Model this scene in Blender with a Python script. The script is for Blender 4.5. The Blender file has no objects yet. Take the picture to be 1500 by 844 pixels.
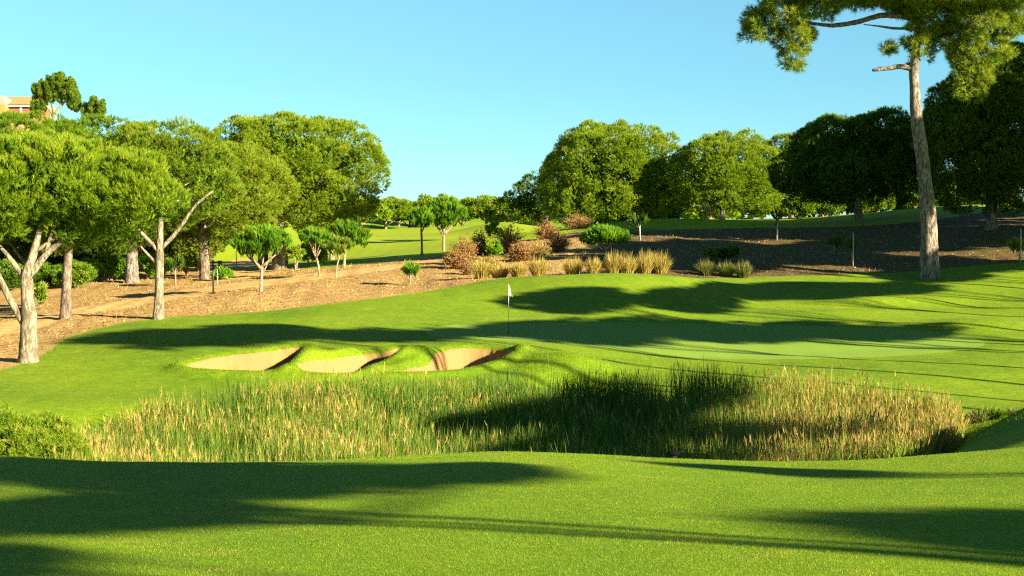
import bpy, math, random
import numpy as np

random.seed(7)
rng = np.random.default_rng(7)
scene = bpy.context.scene
COL = scene.collection
R = math.radians

# ------------------------------------------------------------------ camera
F = 2083.0                       # focal length in pixels of the 1500 px wide photograph
TH = math.atan(92 / F)           # slight downward tilt
cam_d = bpy.data.cameras.new('camera')
cam = bpy.data.objects.new('camera', cam_d)
COL.objects.link(cam)
cam_d.sensor_width = 36.0
cam_d.lens = F * 36 / 1500
cam_d.clip_start = 0.1
cam_d.clip_end = 20000
cam.location = (0, 0, 0)
cam.rotation_euler = (R(90) - TH, 0, 0)
scene.camera = cam
CT, ST = math.cos(TH), math.sin(TH)

def at(px, py, Y):
    a = (px - 750) / F
    b = -(py - 422) / F
    k = Y / (CT + b * ST)
    return np.array([a * k, Y, (b * CT - ST) * k])

def zrow(row, Y):
    return at(750, row, Y)[2]

def xpx(px, Y):
    return (px - 750) / F * Y    # close enough for ground work

def mpp(Y):
    return Y / F                 # metres per photo pixel at depth Y

# ------------------------------------------------------------------ sun and sky
SAZ, SEL = R(55), R(20)
SH = np.array([math.sin(SAZ), -math.cos(SAZ), 0.0])      # horizontal direction to the sun
SUN = np.array([SH[0] * math.cos(SEL), SH[1] * math.cos(SEL), math.sin(SEL)])
TANEL = math.tan(SEL)

world = bpy.data.worlds.new('World')
scene.world = world
world.use_nodes = True
wn, wl = world.node_tree.nodes, world.node_tree.links
sky = wn.new('ShaderNodeTexSky')
sky.sky_type = 'NISHITA'
sky.sun_disc = False
sky.sun_elevation = SEL
sky.sun_rotation = math.atan2(SUN[0], SUN[1])
sky.air_density = 0.8
sky.dust_density = 0.0
sky.ozone_density = 4.0
tint = wn.new('ShaderNodeMix'); tint.data_type = 'RGBA'; tint.blend_type = 'MULTIPLY'
tint.inputs[0].default_value = 1.0
SKY_TINT = (0.85, 1.0, 0.78, 1)
tint.inputs[7].default_value = SKY_TINT
# the air near the horizon is clear and blue here: a tint that depends on the height above the horizon
tc = wn.new('ShaderNodeTexCoord'); sx_ = wn.new('ShaderNodeSeparateXYZ'); wl.new(tc.outputs['Generated'], sx_.inputs[0])
rp = wn.new('ShaderNodeValToRGB'); wl.new(sx_.outputs[2], rp.inputs[0]); wl.new(rp.outputs[0], tint.inputs[7])
ce = rp.color_ramp.elements
ce[0].position = 0.0; ce[0].color = (0.45, 0.68, 0.68, 1)
ce[1].position = 0.10; ce[1].color = (0.55, 0.79, 0.69, 1)
e_ = ce.new(0.24); e_.color = (0.82, 1.04, 0.80, 1)
e_ = ce.new(0.55); e_.color = (0.36, 0.50, 0.42, 1)
bg = wn['Background']
bg.inputs['Strength'].default_value = 0.055
wl.new(sky.outputs[0], tint.inputs[6]); wl.new(tint.outputs[2], bg.inputs['Color'])

sl = bpy.data.lights.new('sun', 'SUN')
sl.energy = 5.0
sl.angle = R(0.5)
sl.color = (1.0, 0.90, 0.68)
so = bpy.data.objects.new('sun', sl)
COL.objects.link(so)
from mathutils import Vector, Matrix
so.rotation_euler = Vector(SUN).to_track_quat('Z', 'Y').to_euler()
so.location = (40, -30, 40)

vs = scene.view_settings
vs.view_transform = 'Standard'; vs.look = 'None'; vs.gamma = 1.0; vs.use_curve_mapping = False
vs.exposure = 2.1
try:
    scene.cycles.max_bounces = 6
    scene.cycles.use_denoising = False
    scene.cycles.filter_width = 1.25
    scene.cycles.diffuse_bounces = 3
    scene.cycles.transparent_max_bounces = 8
except Exception:
    pass

# ------------------------------------------------------------------ materials
def newmat(name):
    m = bpy.data.materials.new(name)
    m.use_nodes = True
    nt = m.node_tree
    p = nt.nodes['Principled BSDF']
    p.inputs['Roughness'].default_value = 0.85
    p.inputs['Specular IOR Level'].default_value = 0.15
    return m, nt, p

def coords(nt):
    n = nt.nodes.new('ShaderNodeTexCoord')
    return n.outputs['Object']

def noise(nt, vec, scale, detail=4, rough=0.55, stretch=None):
    if stretch:
        mp = nt.nodes.new('ShaderNodeMapping')
        mp.inputs['Scale'].default_value = stretch
        nt.links.new(vec, mp.inputs['Vector'])
        vec = mp.outputs[0]
    n = nt.nodes.new('ShaderNodeTexNoise')
    n.inputs['Scale'].default_value = scale
    n.inputs['Detail'].default_value = detail
    n.inputs['Roughness'].default_value = rough
    nt.links.new(vec, n.inputs['Vector'])
    return n.outputs['Fac']

def ramp(nt, fac, stops, interp='LINEAR'):
    r = nt.nodes.new('ShaderNodeValToRGB')
    r.color_ramp.interpolation = interp
    el = r.color_ramp.elements
    while len(el) > 1:
        el.remove(el[-1])
    el[0].position = stops[0][0]; el[0].color = (*stops[0][1], 1)
    for pos, c in stops[1:]:
        e = el.new(pos); e.color = (*c, 1)
    nt.links.new(fac, r.inputs['Fac'])
    return r.outputs['Color']

def mixc(nt, fac, a, b, mode='MIX'):
    m = nt.nodes.new('ShaderNodeMix'); m.data_type = 'RGBA'; m.blend_type = mode
    for sock, v in ((m.inputs[0], fac), (m.inputs[6], a), (m.inputs[7], b)):
        if isinstance(v, (int, float)):
            sock.default_value = v
        elif isinstance(v, tuple):
            sock.default_value = (*v, 1)
        else:
            nt.links.new(v, sock)
    return m.outputs[2]

def maprange(nt, v, a, b, c=0.0, d=1.0):
    m = nt.nodes.new('ShaderNodeMapRange')
    m.inputs['From Min'].default_value = a; m.inputs['From Max'].default_value = b
    m.inputs['To Min'].default_value = c; m.inputs['To Max'].default_value = d
    nt.links.new(v, m.inputs['Value'])
    return m.outputs[0]

def bump(nt, p, h, strength, dist):
    b = nt.nodes.new('ShaderNodeBump')
    b.inputs['Strength'].default_value = strength
    b.inputs['Distance'].default_value = dist
    nt.links.new(h, b.inputs['Height'])
    nt.links.new(b.outputs[0], p.inputs['Normal'])

def attr(nt, name):
    a = nt.nodes.new('ShaderNodeAttribute')
    a.attribute_name = name
    return a.outputs['Fac']

def leafmat(name, stops, trans=0.25, rough=0.6, spec=0.25):
    """foliage: colour from the random per-shoot attribute 'tone', part of the light passes through"""
    m, nt, p = newmat(name)
    c = ramp(nt, attr(nt, 'tone'), stops)
    nt.links.new(c, p.inputs['Base Color'])
    p.inputs['Roughness'].default_value = rough
    p.inputs['Specular IOR Level'].default_value = spec
    t = nt.nodes.new('ShaderNodeBsdfTranslucent')
    nt.links.new(c, t.inputs['Color'])
    mx = nt.nodes.new('ShaderNodeMixShader'); mx.inputs[0].default_value = trans
    nt.links.new(p.outputs[0], mx.inputs[1]); nt.links.new(t.outputs[0], mx.inputs[2])
    nt.links.new(mx.outputs[0], nt.nodes['Material Output'].inputs['Surface'])
    return m

def lawnmat(name, dark, mid, lite, straw, patch, fine=9.0, bstr=0.7, stripe=None):
    m, nt, p = newmat(name)
    v = coords(nt)
    a = noise(nt, v, 0.22, 4, 0.6, (1.0, 0.55, 1.0))
    b = noise(nt, v, 1.3, 4, 0.65)
    f = noise(nt, v, fine, 6, 0.8)
    c = ramp(nt, a, [(0.30, dark), (0.5, mid), (0.72, lite)])
    c = mixc(nt, maprange(nt, b, 0.35, 0.75, 0.0, 0.55), c, lite)
    c = mixc(nt, maprange(nt, f, 0.40, 0.66, 0.0, 0.8), c, dark)
    if patch > 0:
        q = noise(nt, v, 0.55, 5, 0.68, (1.0, 2.0, 1.0))
        c = mixc(nt, maprange(nt, q, 0.60, 0.72, 0.0, patch), c, straw)
    nt.links.new(c, p.inputs['Base Color'])
    # speckle of single tufts and worn spots, a few centimetres across
    h = noise(nt, v, fine * 0.45, 2, 0.5)
    c = mixc(nt, maprange(nt, h, 0.48, 0.70, 0.0, 0.45), c, dark)
    h2 = noise(nt, v, fine * 0.31, 2, 0.5)
    c = mixc(nt, maprange(nt, h2, 0.52, 0.72, 0.0, 0.5), c, lite)
    nt.links.new(c, p.inputs['Base Color'])
    bump(nt, p, f, bstr, 0.03)
    return m

LAWN_D, LAWN_M, LAWN_L, STRAW = (0.072, 0.145, 0.003), (0.150, 0.232, 0.003), (0.222, 0.288, 0.005), (0.38, 0.27, 0.05)
M_LAWN = lawnmat('lawn_grass', LAWN_D, LAWN_M, LAWN_L, STRAW, 0.35)
M_FORE = lawnmat('fairway_turf', (0.088, 0.165, 0.002), (0.168, 0.262, 0.003), (0.240, 0.315, 0.004), STRAW, 0.8, 26.0, 0.6)
M_FAR = lawnmat('far_fairway_turf', (0.19, 0.27, 0.003), (0.25, 0.32, 0.004), (0.32, 0.36, 0.006), STRAW, 0.1, 6.0, 0.3)
M_GREEN = lawnmat('putting_turf', (0.15, 0.25, 0.025), (0.175, 0.275, 0.028), (0.205, 0.30, 0.032), STRAW, 0.0, 40.0, 0.12)
M_BLADE = leafmat('grass_blades', [(0.0, (0.085, 0.165, 0.002)), (0.45, (0.145, 0.238, 0.002)), (0.85, (0.205, 0.28, 0.004)), (1.0, (0.38, 0.28, 0.05))], 0.3)

def soilmat(name, c0, c1, c2, fleck, fscale=9.0, bs=0.7):
    m, nt, p = newmat(name)
    v = coords(nt)
    a = noise(nt, v, 0.35, 5, 0.65, (1.0, 0.7, 1.0))
    f = noise(nt, v, fscale, 4, 0.75)
    g = noise(nt, v, fscale * 0.32, 3, 0.6)
    c = ramp(nt, a, [(0.3, c0), (0.52, c1), (0.7, c2)])
    c = mixc(nt, maprange(nt, f, 0.42, 0.62, 0.0, 0.75), c, fleck)
    c = mixc(nt, maprange(nt, g, 0.50, 0.68, 0.0, 0.6), c, c0)
    nt.links.new(c, p.inputs['Base Color'])
    bump(nt, p, f, bs, 0.08)
    return m
M_BARE = soilmat('mulch_ground', (0.26, 0.145, 0.045), (0.37, 0.218, 0.070), (0.43, 0.285, 0.09), (0.44, 0.28, 0.10))
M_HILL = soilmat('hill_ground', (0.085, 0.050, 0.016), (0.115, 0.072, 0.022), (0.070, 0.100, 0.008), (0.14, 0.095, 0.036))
M_PATH = soilmat('sandy_path', (0.46, 0.27, 0.085), (0.52, 0.32, 0.11), (0.56, 0.36, 0.13), (0.48, 0.29, 0.10), 5.0, 0.25)
M_SAND = soilmat('bunker_sand', (0.235, 0.135, 0.045), (0.255, 0.150, 0.050), (0.28, 0.166, 0.058), (0.24, 0.138, 0.046), 14.0, 0.2)
M_MUD = soilmat('pond_mud', (0.03, 0.03, 0.015), (0.05, 0.05, 0.02), (0.06, 0.07, 0.025), (0.08, 0.07, 0.03))

def barkmat(name, dark, mid, lite, scale=9.0):
    m, nt, p = newmat(name)
    v = coords(nt)
    f = noise(nt, v, scale, 5, 0.7, (1.0, 1.0, 0.35))
    g = noise(nt, v, scale * 0.25, 3, 0.6)
    c = ramp(nt, f, [(0.40, dark), (0.5, mid), (0.60, lite)])
    pl_ = noise(nt, v, scale * 0.45, 3, 0.6, (1.3, 1.3, 0.30))
    c = mixc(nt, maprange(nt, pl_, 0.50, 0.60, 0.0, 0.8), c, dark)
    c = mixc(nt, maprange(nt, g, 0.4, 0.7, 0.0, 0.45), c, mid)
    nt.links.new(c, p.inputs['Base Color'])
    bump(nt, p, f, 1.0, 0.12)
    return m
M_BARK = barkmat('pine_bark', (0.07, 0.05, 0.035), (0.21, 0.15, 0.10), (0.34, 0.26, 0.17))
M_BARKP = barkmat('pale_bark', (0.10, 0.075, 0.045), (0.27, 0.215, 0.13), (0.40, 0.335, 0.21))
M_BARKR = barkmat('tall_pine_bark', (0.075, 0.055, 0.04), (0.215, 0.165, 0.12), (0.35, 0.295, 0.225))
M_TWIG = barkmat('sapling_bark', (0.22, 0.14, 0.08), (0.40, 0.28, 0.17), (0.5, 0.38, 0.24), 25.0)

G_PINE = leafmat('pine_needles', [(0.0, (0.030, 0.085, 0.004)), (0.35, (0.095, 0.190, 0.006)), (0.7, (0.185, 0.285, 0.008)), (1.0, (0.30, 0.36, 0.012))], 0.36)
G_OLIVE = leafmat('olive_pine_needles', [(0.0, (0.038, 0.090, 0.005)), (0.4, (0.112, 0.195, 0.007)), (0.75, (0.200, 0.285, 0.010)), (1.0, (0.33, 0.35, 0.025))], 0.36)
G_SHADED = leafmat('shaded_pine_needles', [(0.0, (0.020, 0.060, 0.004)), (0.5, (0.065, 0.135, 0.006)), (0.85, (0.13, 0.205, 0.008)), (1.0, (0.22, 0.26, 0.015))], 0.28)  # shade put into the colour: darker needle ramp for foliage standing in shadow
G_YOUNG = leafmat('young_pine_needles', [(0.0, (0.04, 0.13, 0.005)), (0.4, (0.10, 0.25, 0.007)), (0.8, (0.19, 0.35, 0.010)), (1.0, (0.32, 0.40, 0.02))], 0.36)
G_SHRUB = leafmat('shrub_leaves', [(0.0, (0.04, 0.11, 0.005)), (0.4, (0.12, 0.22, 0.007)), (0.8, (0.21, 0.30, 0.012)), (1.0, (0.33, 0.33, 0.03))], 0.36)
G_DRY = leafmat('dry_leaves', [(0.0, (0.12, 0.055, 0.015)), (0.4, (0.26, 0.12, 0.028)), (0.75, (0.36, 0.20, 0.045)), (1.0, (0.30, 0.27, 0.05))], 0.25)
G_STRAW = leafmat('straw_grass', [(0.0, (0.16, 0.12, 0.02)), (0.4, (0.36, 0.27, 0.05)), (0.8, (0.50, 0.39, 0.095)), (1.0, (0.28, 0.28, 0.05))], 0.3)
G_OGRASS = leafmat('olive_grass', [(0.0, (0.07, 0.09, 0.015)), (0.5, (0.15, 0.16, 0.03)), (1.0, (0.24, 0.22, 0.05))], 0.25)
G_REED = leafmat('reed_leaves', [(0.0, (0.030, 0.085, 0.006)), (0.3, (0.085, 0.17, 0.008)), (0.5, (0.18, 0.23, 0.018)), (0.68, (0.30, 0.27, 0.04)), (0.85, (0.42, 0.30, 0.07)), (1.0, (0.34, 0.19, 0.06))], 0.25)
G_CHIP = leafmat('wood_chips', [(0.0, (0.08, 0.04, 0.015)), (0.4, (0.22, 0.115, 0.04)), (0.75, (0.38, 0.22, 0.08)), (1.0, (0.50, 0.35, 0.17))], 0.0)

def plain(name, col, rough=0.5, spec=0.3, metal=0.0, var=0.12, scale=8.0):
    m, nt, p = newmat(name)
    v = coords(nt)
    f = noise(nt, v, scale, 4, 0.6)
    c = ramp(nt, f, [(0.3, tuple(x * (1 - var) for x in col)), (0.7, tuple(min(1, x * (1 + var)) for x in col))])
    nt.links.new(c, p.inputs['Base Color'])
    p.inputs['Roughness'].default_value = rough
    p.inputs['Specular IOR Level'].default_value = spec
    p.inputs['Metallic'].default_value = metal
    return m
M_BLACK = plain('black_paint', (0.02, 0.02, 0.02), 0.4)
M_WHITE = plain('white_cloth', (0.75, 0.76, 0.78), 0.8)
M_POLEW = plain('white_pole', (0.62, 0.62, 0.60), 0.4)
M_STAKE = plain('pale_stake', (0.55, 0.42, 0.20), 0.8)
M_GSTAKE = plain('grey_stake', (0.38, 0.39, 0.38), 0.8)
M_OCHRE = plain('ochre_render', (0.36, 0.18, 0.045), 0.9)
M_CORAL = plain('coral_render', (0.30, 0.10, 0.04), 0.9)
M_TILE = plain('roof_tiles', (0.34, 0.20, 0.07), 0.9, var=0.25, scale=3.0)
M_CREAM = plain('cream_trim', (0.42, 0.39, 0.33), 0.8)
M_GREY = plain('grey_render', (0.26, 0.22, 0.19), 0.9)
M_RUST = plain('rust_shutter', (0.13, 0.035, 0.015), 0.7)
M_PLUME = plain('bird_plumage', (0.005, 0.0055, 0.0065), 0.95, 0.05, 0.0, 0.02)
M_BEAK = plain('bird_beak', (0.06, 0.05, 0.02), 0.5)

# ------------------------------------------------------------------ mesh helpers
def tag(o, label=None, cat=None, group=None, kind=None):
    if label: o['label'] = label
    if cat: o['category'] = cat
    if group: o['group'] = group
    if kind: o['kind'] = kind
    return o

def mesh_obj(name, V, faces, mat, parent=None, tone=None, smooth=True):
    """faces: (n,3) or (n,4) int array, or a list of such arrays"""
    V = np.asarray(V, dtype=np.float32)
    if not isinstance(faces, list): faces = [faces]
    faces = [np.asarray(f, dtype=np.int32) for f in faces if len(f)]
    me = bpy.data.meshes.new(name)
    me.vertices.add(len(V)); me.vertices.foreach_set('co', V.ravel())
    nl = sum(f.size for f in faces); nf = sum(len(f) for f in faces)
    me.loops.add(nl); me.polygons.add(nf)
    me.loops.foreach_set('vertex_index', np.concatenate([f.ravel() for f in faces]))
    tot = np.concatenate([np.full(len(f), f.shape[1], dtype=np.int32) for f in faces])
    st = np.zeros(nf, dtype=np.int32); st[1:] = np.cumsum(tot)[:-1]
    me.polygons.foreach_set('loop_start', st)
    try: me.polygons.foreach_set('loop_total', tot)
    except Exception: pass
    if tone is not None:
        a = me.attributes.new('tone', 'FLOAT', 'POINT')
        a.data.foreach_set('value', np.clip(np.asarray(tone, dtype=np.float32), 0, 1))
    me.polygons.foreach_set('use_smooth', np.full(nf, bool(smooth)))
    me.update(calc_edges=True)
    me.materials.append(mat)
    o = bpy.data.objects.new(name, me)
    COL.objects.link(o)
    if parent is not None: o.parent = parent
    return o

def empty(name, loc):
    o = bpy.data.objects.new(name, None)
    COL.objects.link(o)
    o.location = loc
    o.empty_display_size = 0.3
    return o

def unit(v):
    v = np.asarray(v, dtype=float)
    return v / np.maximum(np.linalg.norm(v, axis=-1, keepdims=True), 1e-9)

class MB:
    def __init__(s): s.v = []; s.q = []; s.t = []; s.n = 0
    def add(s, V, q=None, t=None):
        V = np.asarray(V, dtype=float).reshape(-1, 3)
        if q is not None and len(q): s.q.append(np.asarray(q, dtype=int) + s.n)
        if t is not None and len(t): s.t.append(np.asarray(t, dtype=int) + s.n)
        s.v.append(V); s.n += len(V)
    def tube(s, P, rad, segs=8, rough=0.0, closed=True):
        P = np.asarray(P, dtype=float); rad = np.asarray(rad, dtype=float)
        n = len(P)
        T = np.gradient(P, axis=0); T = unit(T)
        ref = np.array([0.0, 1.0, 0.0]) if abs(T[:, 1]).max() < 0.9 else np.array([0.3, 0.1, 1.0])
        U = unit(np.cross(T, ref)); W = unit(np.cross(T, U))
        ang = np.linspace(0, 2 * math.pi, segs, endpoint=False)
        rr = rad[:, None] * (1 + rough * (rng.random((n, segs)) - 0.5) * 2)
        V = P[:, None, :] + rr[:, :, None] * (np.cos(ang)[None, :, None] * U[:, None, :] + np.sin(ang)[None, :, None] * W[:, None, :])
        i = np.arange(n - 1)[:, None]; j = np.arange(segs)[None, :]; k = (j + 1) % segs
        q = np.stack([i * segs + j, i * segs + k, (i + 1) * segs + k, (i + 1) * segs + j], -1).reshape(-1, 4)
        V = V.reshape(-1, 3)
        t = None
        if closed:
            V = np.vstack([V, P[0], P[-1]])
            a, b = len(V) - 2, len(V) - 1
            jj = np.arange(segs); kk = (jj + 1) % segs
            t = np.concatenate([np.stack([np.full(segs, a), kk, jj], -1), np.stack([np.full(segs, b), (n - 1) * segs + jj, (n - 1) * segs + kk], -1)])
        s.add(V, q, t)
    def box(s, lo, hi):
        x0, y0, z0 = lo; x1, y1, z1 = hi
        V = [(x0, y0, z0), (x1, y0, z0), (x1, y1, z0), (x0, y1, z0), (x0, y0, z1), (x1, y0, z1), (x1, y1, z1), (x0, y1, z1)]
        s.add(V, [(0, 3, 2, 1), (4, 5, 6, 7), (0, 1, 5, 4), (1, 2, 6, 5), (2, 3, 7, 6), (3, 0, 4, 7)])
    def build(s, name, mat, parent=None, smooth=True):
        V = np.vstack(s.v)
        fs = []
        if s.q: fs.append(np.vstack(s.q))
        if s.t: fs.append(np.vstack(s.t))
        return mesh_obj(name, V, fs, mat, parent, None, smooth)

def resample(P, rad, step):
    P = np.asarray(P, dtype=float); rad = np.asarray(rad, dtype=float)
    d = np.concatenate([[0], np.cumsum(np.linalg.norm(np.diff(P, axis=0), axis=1))])
    n = max(4, int(d[-1] / step) + 1)
    t = np.linspace(0, d[-1], n)
    # smooth (Catmull-like) by interpolating then light averaging
    Q = np.stack([np.interp(t, d, P[:, k]) for k in range(3)], -1)
    for _ in range(2):
        Q[1:-1] = 0.25 * Q[:-2] + 0.5 * Q[1:-1] + 0.25 * Q[2:]
    return Q, np.interp(t, d, rad)

# ------------------------------------------------------------------ terrain height
CP = []   # (u, v, z)
SV = 3.5
def cz(px, Y, z): CP.append(((px - 750) / 600.0, SV * math.log(Y), z))
def cr(px, row, Y): cz(px, Y, zrow(row, Y))
for px in (-700, 100, 750, 1400, 2200):
    cz(px, 1.5, -1.62); cz(px, 3, -1.66)
for px, z7, z10, z14 in ((-700, -1.8, -2.15, -2.4), (0, -1.78, -2.2, -2.52), (375, -1.77, -2.2, -2.53), (750, -1.74, -2.13, -2.42), (1125, -1.74, -2.13, -2.53), (1500, -1.74, -2.1, -2.45), (2200, -1.7, -2.0, -2.3)):
    cz(px, 7, z7); cz(px, 10.5, z10); cz(px, 14, z14)
for px, row in ((-300, 655), (0, 668), (130, 676), (300, 679), (450, 678), (600, 670), (740, 662), (870, 668), (1000, 675), (1100, 678), (1250, 678)):
    cr(px, row, 17)
    cz(px, 20, zrow(row, 20) - (0.22 if px < 900 else 0.2))
cr(1370, 669, 19.5); cr(1500, 657, 20); cr(1500, 627, 25); cr(1500, 602, 31); cr(1430, 640, 27.5)
cr(1440, 634, 30); cz(1375, 28, -5.0); cz(1390, 31, -5.3); cz(1700, 30, -3.4); cz(1700, 22, -2.8); cz(1480, 35.5, -4.95); cz(1440, 34, -5.3)
cz(1500, 37.5, -5.0); cz(1600, 37.5, -4.7); cr(1500, 590, 41); cr(1500, 570, 44); cr(1500, 537, 48)
for px in (200, 400, 600, 750, 900, 1050, 1200): cz(px, 23, -4.9)
cz(1300, 23, -4.3); cz(1310, 27, -5.1); cz(1250, 30, -5.35)
for px in (150, 350, 550, 750, 950, 1150, 1300):
    if px < 1200: cz(px, 26, -5.7); cz(px, 30, -5.95)
    cz(px, 34, -5.95); cz(px, 36.5, -5.75)
    cz(px, 39, -5.02)
cz(1400, 36, -5.5); cz(1400, 39, -5.0)
cz(0, 23, -4.1); cz(20, 28, -4.8); cz(20, 34, -5.2); cz(0, 38.5, -4.95); cz(-300, 30, -4.0); cz(-300, 38, -4.5)
for px, r42, r45 in ((0, 576, 557), (200, 580, 560), (400, 581, 562), (600, 579, 560), (800, 578, 558), (1000, 580, 560), (1200, 581, 559), (1350, 580, 560)):
    cr(px, r42, 42); cr(px, r45, 45)
cr(0, 548, 47); cr(100, 528, 50); cr(42, 530, 50); cr(-200, 540, 48)
for px, r in ((200, 537), (350, 535), (500, 533), (650, 533), (800, 536), (950, 540), (1100, 542), (1300, 540)): cr(px, r, 48)
for px, r in ((200, 515), (350, 512), (500, 509), (650, 508), (780, 512), (950, 526), (1100, 528), (1300, 526), (1500, 522)): cr(px, r, 51)
for px, r in ((300, 492), (500, 489), (650, 494), (750, 497), (950, 506), (1100, 508), (1300, 508), (1500, 503)): cr(px, r, 55)
for px, r in ((250, 482), (400, 477), (600, 480), (750, 484), (950, 489), (1100, 491), (1300, 489), (1500, 484)): cr(px, r, 58.5)
for px, r in ((235, 467), (400, 464), (600, 463), (750, 469), (950, 472), (1100, 473), (1300, 470), (1500, 466)): cr(px, r, 62)
for px, r in ((400, 453), (550, 447), (750, 447), (900, 440), (1050, 452), (1200, 453), (1350, 450), (1500, 448)): cr(px, r, 66)
for px, r in ((620, 428), (750, 419), (900, 409), (1050, 423), (1200, 432), (1350, 430), (1500, 428)): cr(px, r, 70)
cr(700, 411, 72.5); cr(800, 403.5, 72.5); cr(900, 400, 72.5); cr(1000, 404, 72.5)
cr(820, 405, 75.5); cr(900, 403, 75.5); cr(980, 406, 75.5); cr(1060, 411, 75); cr(1200, 410, 75); cr(1362, 408, 75); cr(1500, 403, 75)
cr(100, 466, 64); cr(0, 482, 62); cr(-200, 500, 58); cr(0, 458, 70); cr(100, 443, 76); cr(0, 432, 82); cr(230, 433, 76)
cr(200, 410, 88); cr(300, 407, 87); cr(385, 426, 72); cr(500, 411, 78); cr(600, 418, 74); cr(450, 399, 86); cr(520, 388, 91)
cr(610, 380, 96); cr(650, 370, 100); cr(680, 388, 85); cr(760, 383, 86); cr(740, 362, 98); cr(800, 352, 103); cr(350, 400, 92)
cr(430, 386, 100); cr(600, 366, 115); cr(500, 362, 125); cr(650, 354, 140); cr(600, 343, 180); cr(700, 339, 190); cr(600, 332, 230)
cr(450, 347, 180); cr(450, 336, 230); cr(300, 388, 120); cr(740, 347, 150); cr(800, 337, 170); cr(780, 332, 230)
cz(750, 300, -1.0); cz(750, 600, -2); cz(750, 2500, -2); cz(1500, 600, 0); cz(1500, 2500, -2); cz(2200, 600, 0); cz(0, 2500, 0)
cz(-400, 260, 23); cz(30, 250, 19.3); cz(150, 250, 15.5); cz(330, 250, 6); cz(450, 250, 0.8); cz(0, 150, 4); cz(0, 112, -1.8); cz(-600, 150, 8); cz(30, 380, 22); cz(0, 900, 8)
cr(900, 383, 82); cr(900, 350, 95); cr(900, 327, 112); cr(1000, 320, 115); cr(1000, 358, 92); cr(1000, 392, 79); cr(1150, 326, 115)
cr(1150, 360, 93); cr(1150, 394, 79); cr(1340, 305, 115); cr(1340, 340, 96); cr(1340, 375, 84); cr(1500, 318, 100); cr(1500, 345, 90); cr(1500, 383, 80)
cz(1700, 105, 1.0); cz(1700, 88, -0.8); cz(950, 135, 0.0); cz(1100, 140, 0.2); cz(1340, 135, 1.2); cz(1100, 200, -0.5); cz(1500, 200, 1); cz(900, 200, -0.8)
for Y, z in ((17, -2.7), (30, -4.0), (45, -4.6), (60, -4.6), (80, -4.2)): cz(-700, Y, z)
for Y, z in ((17, -2.4), (30, -3.0), (45, -4.2), (60, -4.3), (75, -3.0), (90, -1.0), (110, 0.8)): cz(2200, Y, z)
CP = np.array(CP)
def tk(d2): return 0.5 * d2 * np.log(np.maximum(d2, 1e-12))
_n = len(CP)
_d2 = ((CP[:, None, :2] - CP[None, :, :2]) ** 2).sum(-1)
_A = np.zeros((_n + 3, _n + 3))
_A[:_n, :_n] = tk(_d2) + np.eye(_n) * 0.004
_A[:_n, _n] = 1; _A[:_n, _n + 1:] = CP[:, :2]
_A[_n, :_n] = 1; _A[_n + 1:, :_n] = CP[:, :2].T
_W = np.linalg.solve(_A, np.concatenate([CP[:, 2], np.zeros(3)]))

def z_tps(u, v):
    out = np.empty(len(u))
    for i in range(0, len(u), 60000):
        a, b = u[i:i + 60000], v[i:i + 60000]
        d2 = (a[:, None] - CP[None, :, 0]) ** 2 + (b[:, None] - CP[None, :, 1]) ** 2
        out[i:i + 60000] = tk(d2) @ _W[:_n] + _W[_n] + _W[_n + 1] * a + _W[_n + 2] * b
    return out

BUMPS = [  # px, Y, height, rx m, ry m : mounds and hollows of the lawn
    (834, 47.4, 0.55, 1.6, 1.3), (838, 44.9, -0.55, 1.15, 0.75), (905, 46.4, -0.15, 1.1, 1.1), (498, 48.8, 0.30, 0.75, 0.9), (616, 48.4, 0.28, 0.75, 0.95), (785, 48.4, 0.14, 0.8, 1.0), (456, 47.6, 0.42, 0.7, 0.9), (590, 47.6, 0.30, 0.65, 0.9), (768, 49.2, 0.28, 0.6, 0.9), (735, 166, 1.25, 6.0, 7.0),
    (1290, 67.5, 0.28, 2.6, 1.1), (1420, 66.5, -0.15, 2.0, 1.6), (1200, 64.5, 0.12, 4.0, 1.0), (1430, 60.0, 0.22, 2.5, 1.5)]

def base_z(x, y):
    x = np.asarray(x, dtype=float).ravel(); y = np.asarray(y, dtype=float).ravel()
    r = np.maximum(np.hypot(x, y), 0.5)
    phi = np.arctan2(x, y)
    pc = np.clip(phi, -R(33), R(34))
    v = SV * np.log(r * np.cos(pc))
    z = z_tps(np.tan(pc) * F / 600.0, v)
    # far to the side and behind: a plain gentle slope
    g = np.interp(r, [0, 3, 8, 20, 40, 80, 150, 400, 3000], [-1.6, -1.66, -1.75, -2.2, -2.8, -2.4, -1.5, -1.5, -2])
    w = np.clip((np.abs(phi) - R(34)) / R(40), 0, 1); w = w * w * (3 - 2 * w)
    z = z * (1 - w) + g * w
    for px, Y, h, rx, ry in BUMPS:
        cx = xpx(px, Y)
        z += h * np.exp(-(((x - cx) / rx) ** 2 + ((y - Y) / ry) ** 2))
    return z

def hit(px, row, ymin=3.0):
    """first ground point seen at a photo pixel"""
    Y = np.exp(np.linspace(math.log(ymin), math.log(500), 2600))
    a = (px - 750) / F; b = -(row - 422) / F
    k = Y / (CT + b * ST)
    zr = (b * CT - ST) * k
    zg = base_z(a * k, Y)
    i = np.argmax(zg >= zr)
    if zg[i] < zr[i]: i = len(Y) - 1
    return np.array([a * k[i], Y[i], zg[i]])

def poly(pts, ymin=3.0):
    """pts: (px,row) seen points or (px,Y,'Y')"""
    out = []
    for p in pts:
        if len(p) == 3: out.append((xpx(p[0], p[1]), p[1]))
        else:
            h = hit(p[0], p[1], ymin); out.append((h[0], h[1]))
    return np.array(out)

def smooth_poly(P, n=3):
    for _ in range(n):      # Chaikin
        Q = np.roll(P, -1, 0)
        P = np.stack([0.75 * P + 0.25 * Q, 0.25 * P + 0.75 * Q], 1).reshape(-1, 2)
    return P

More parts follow.
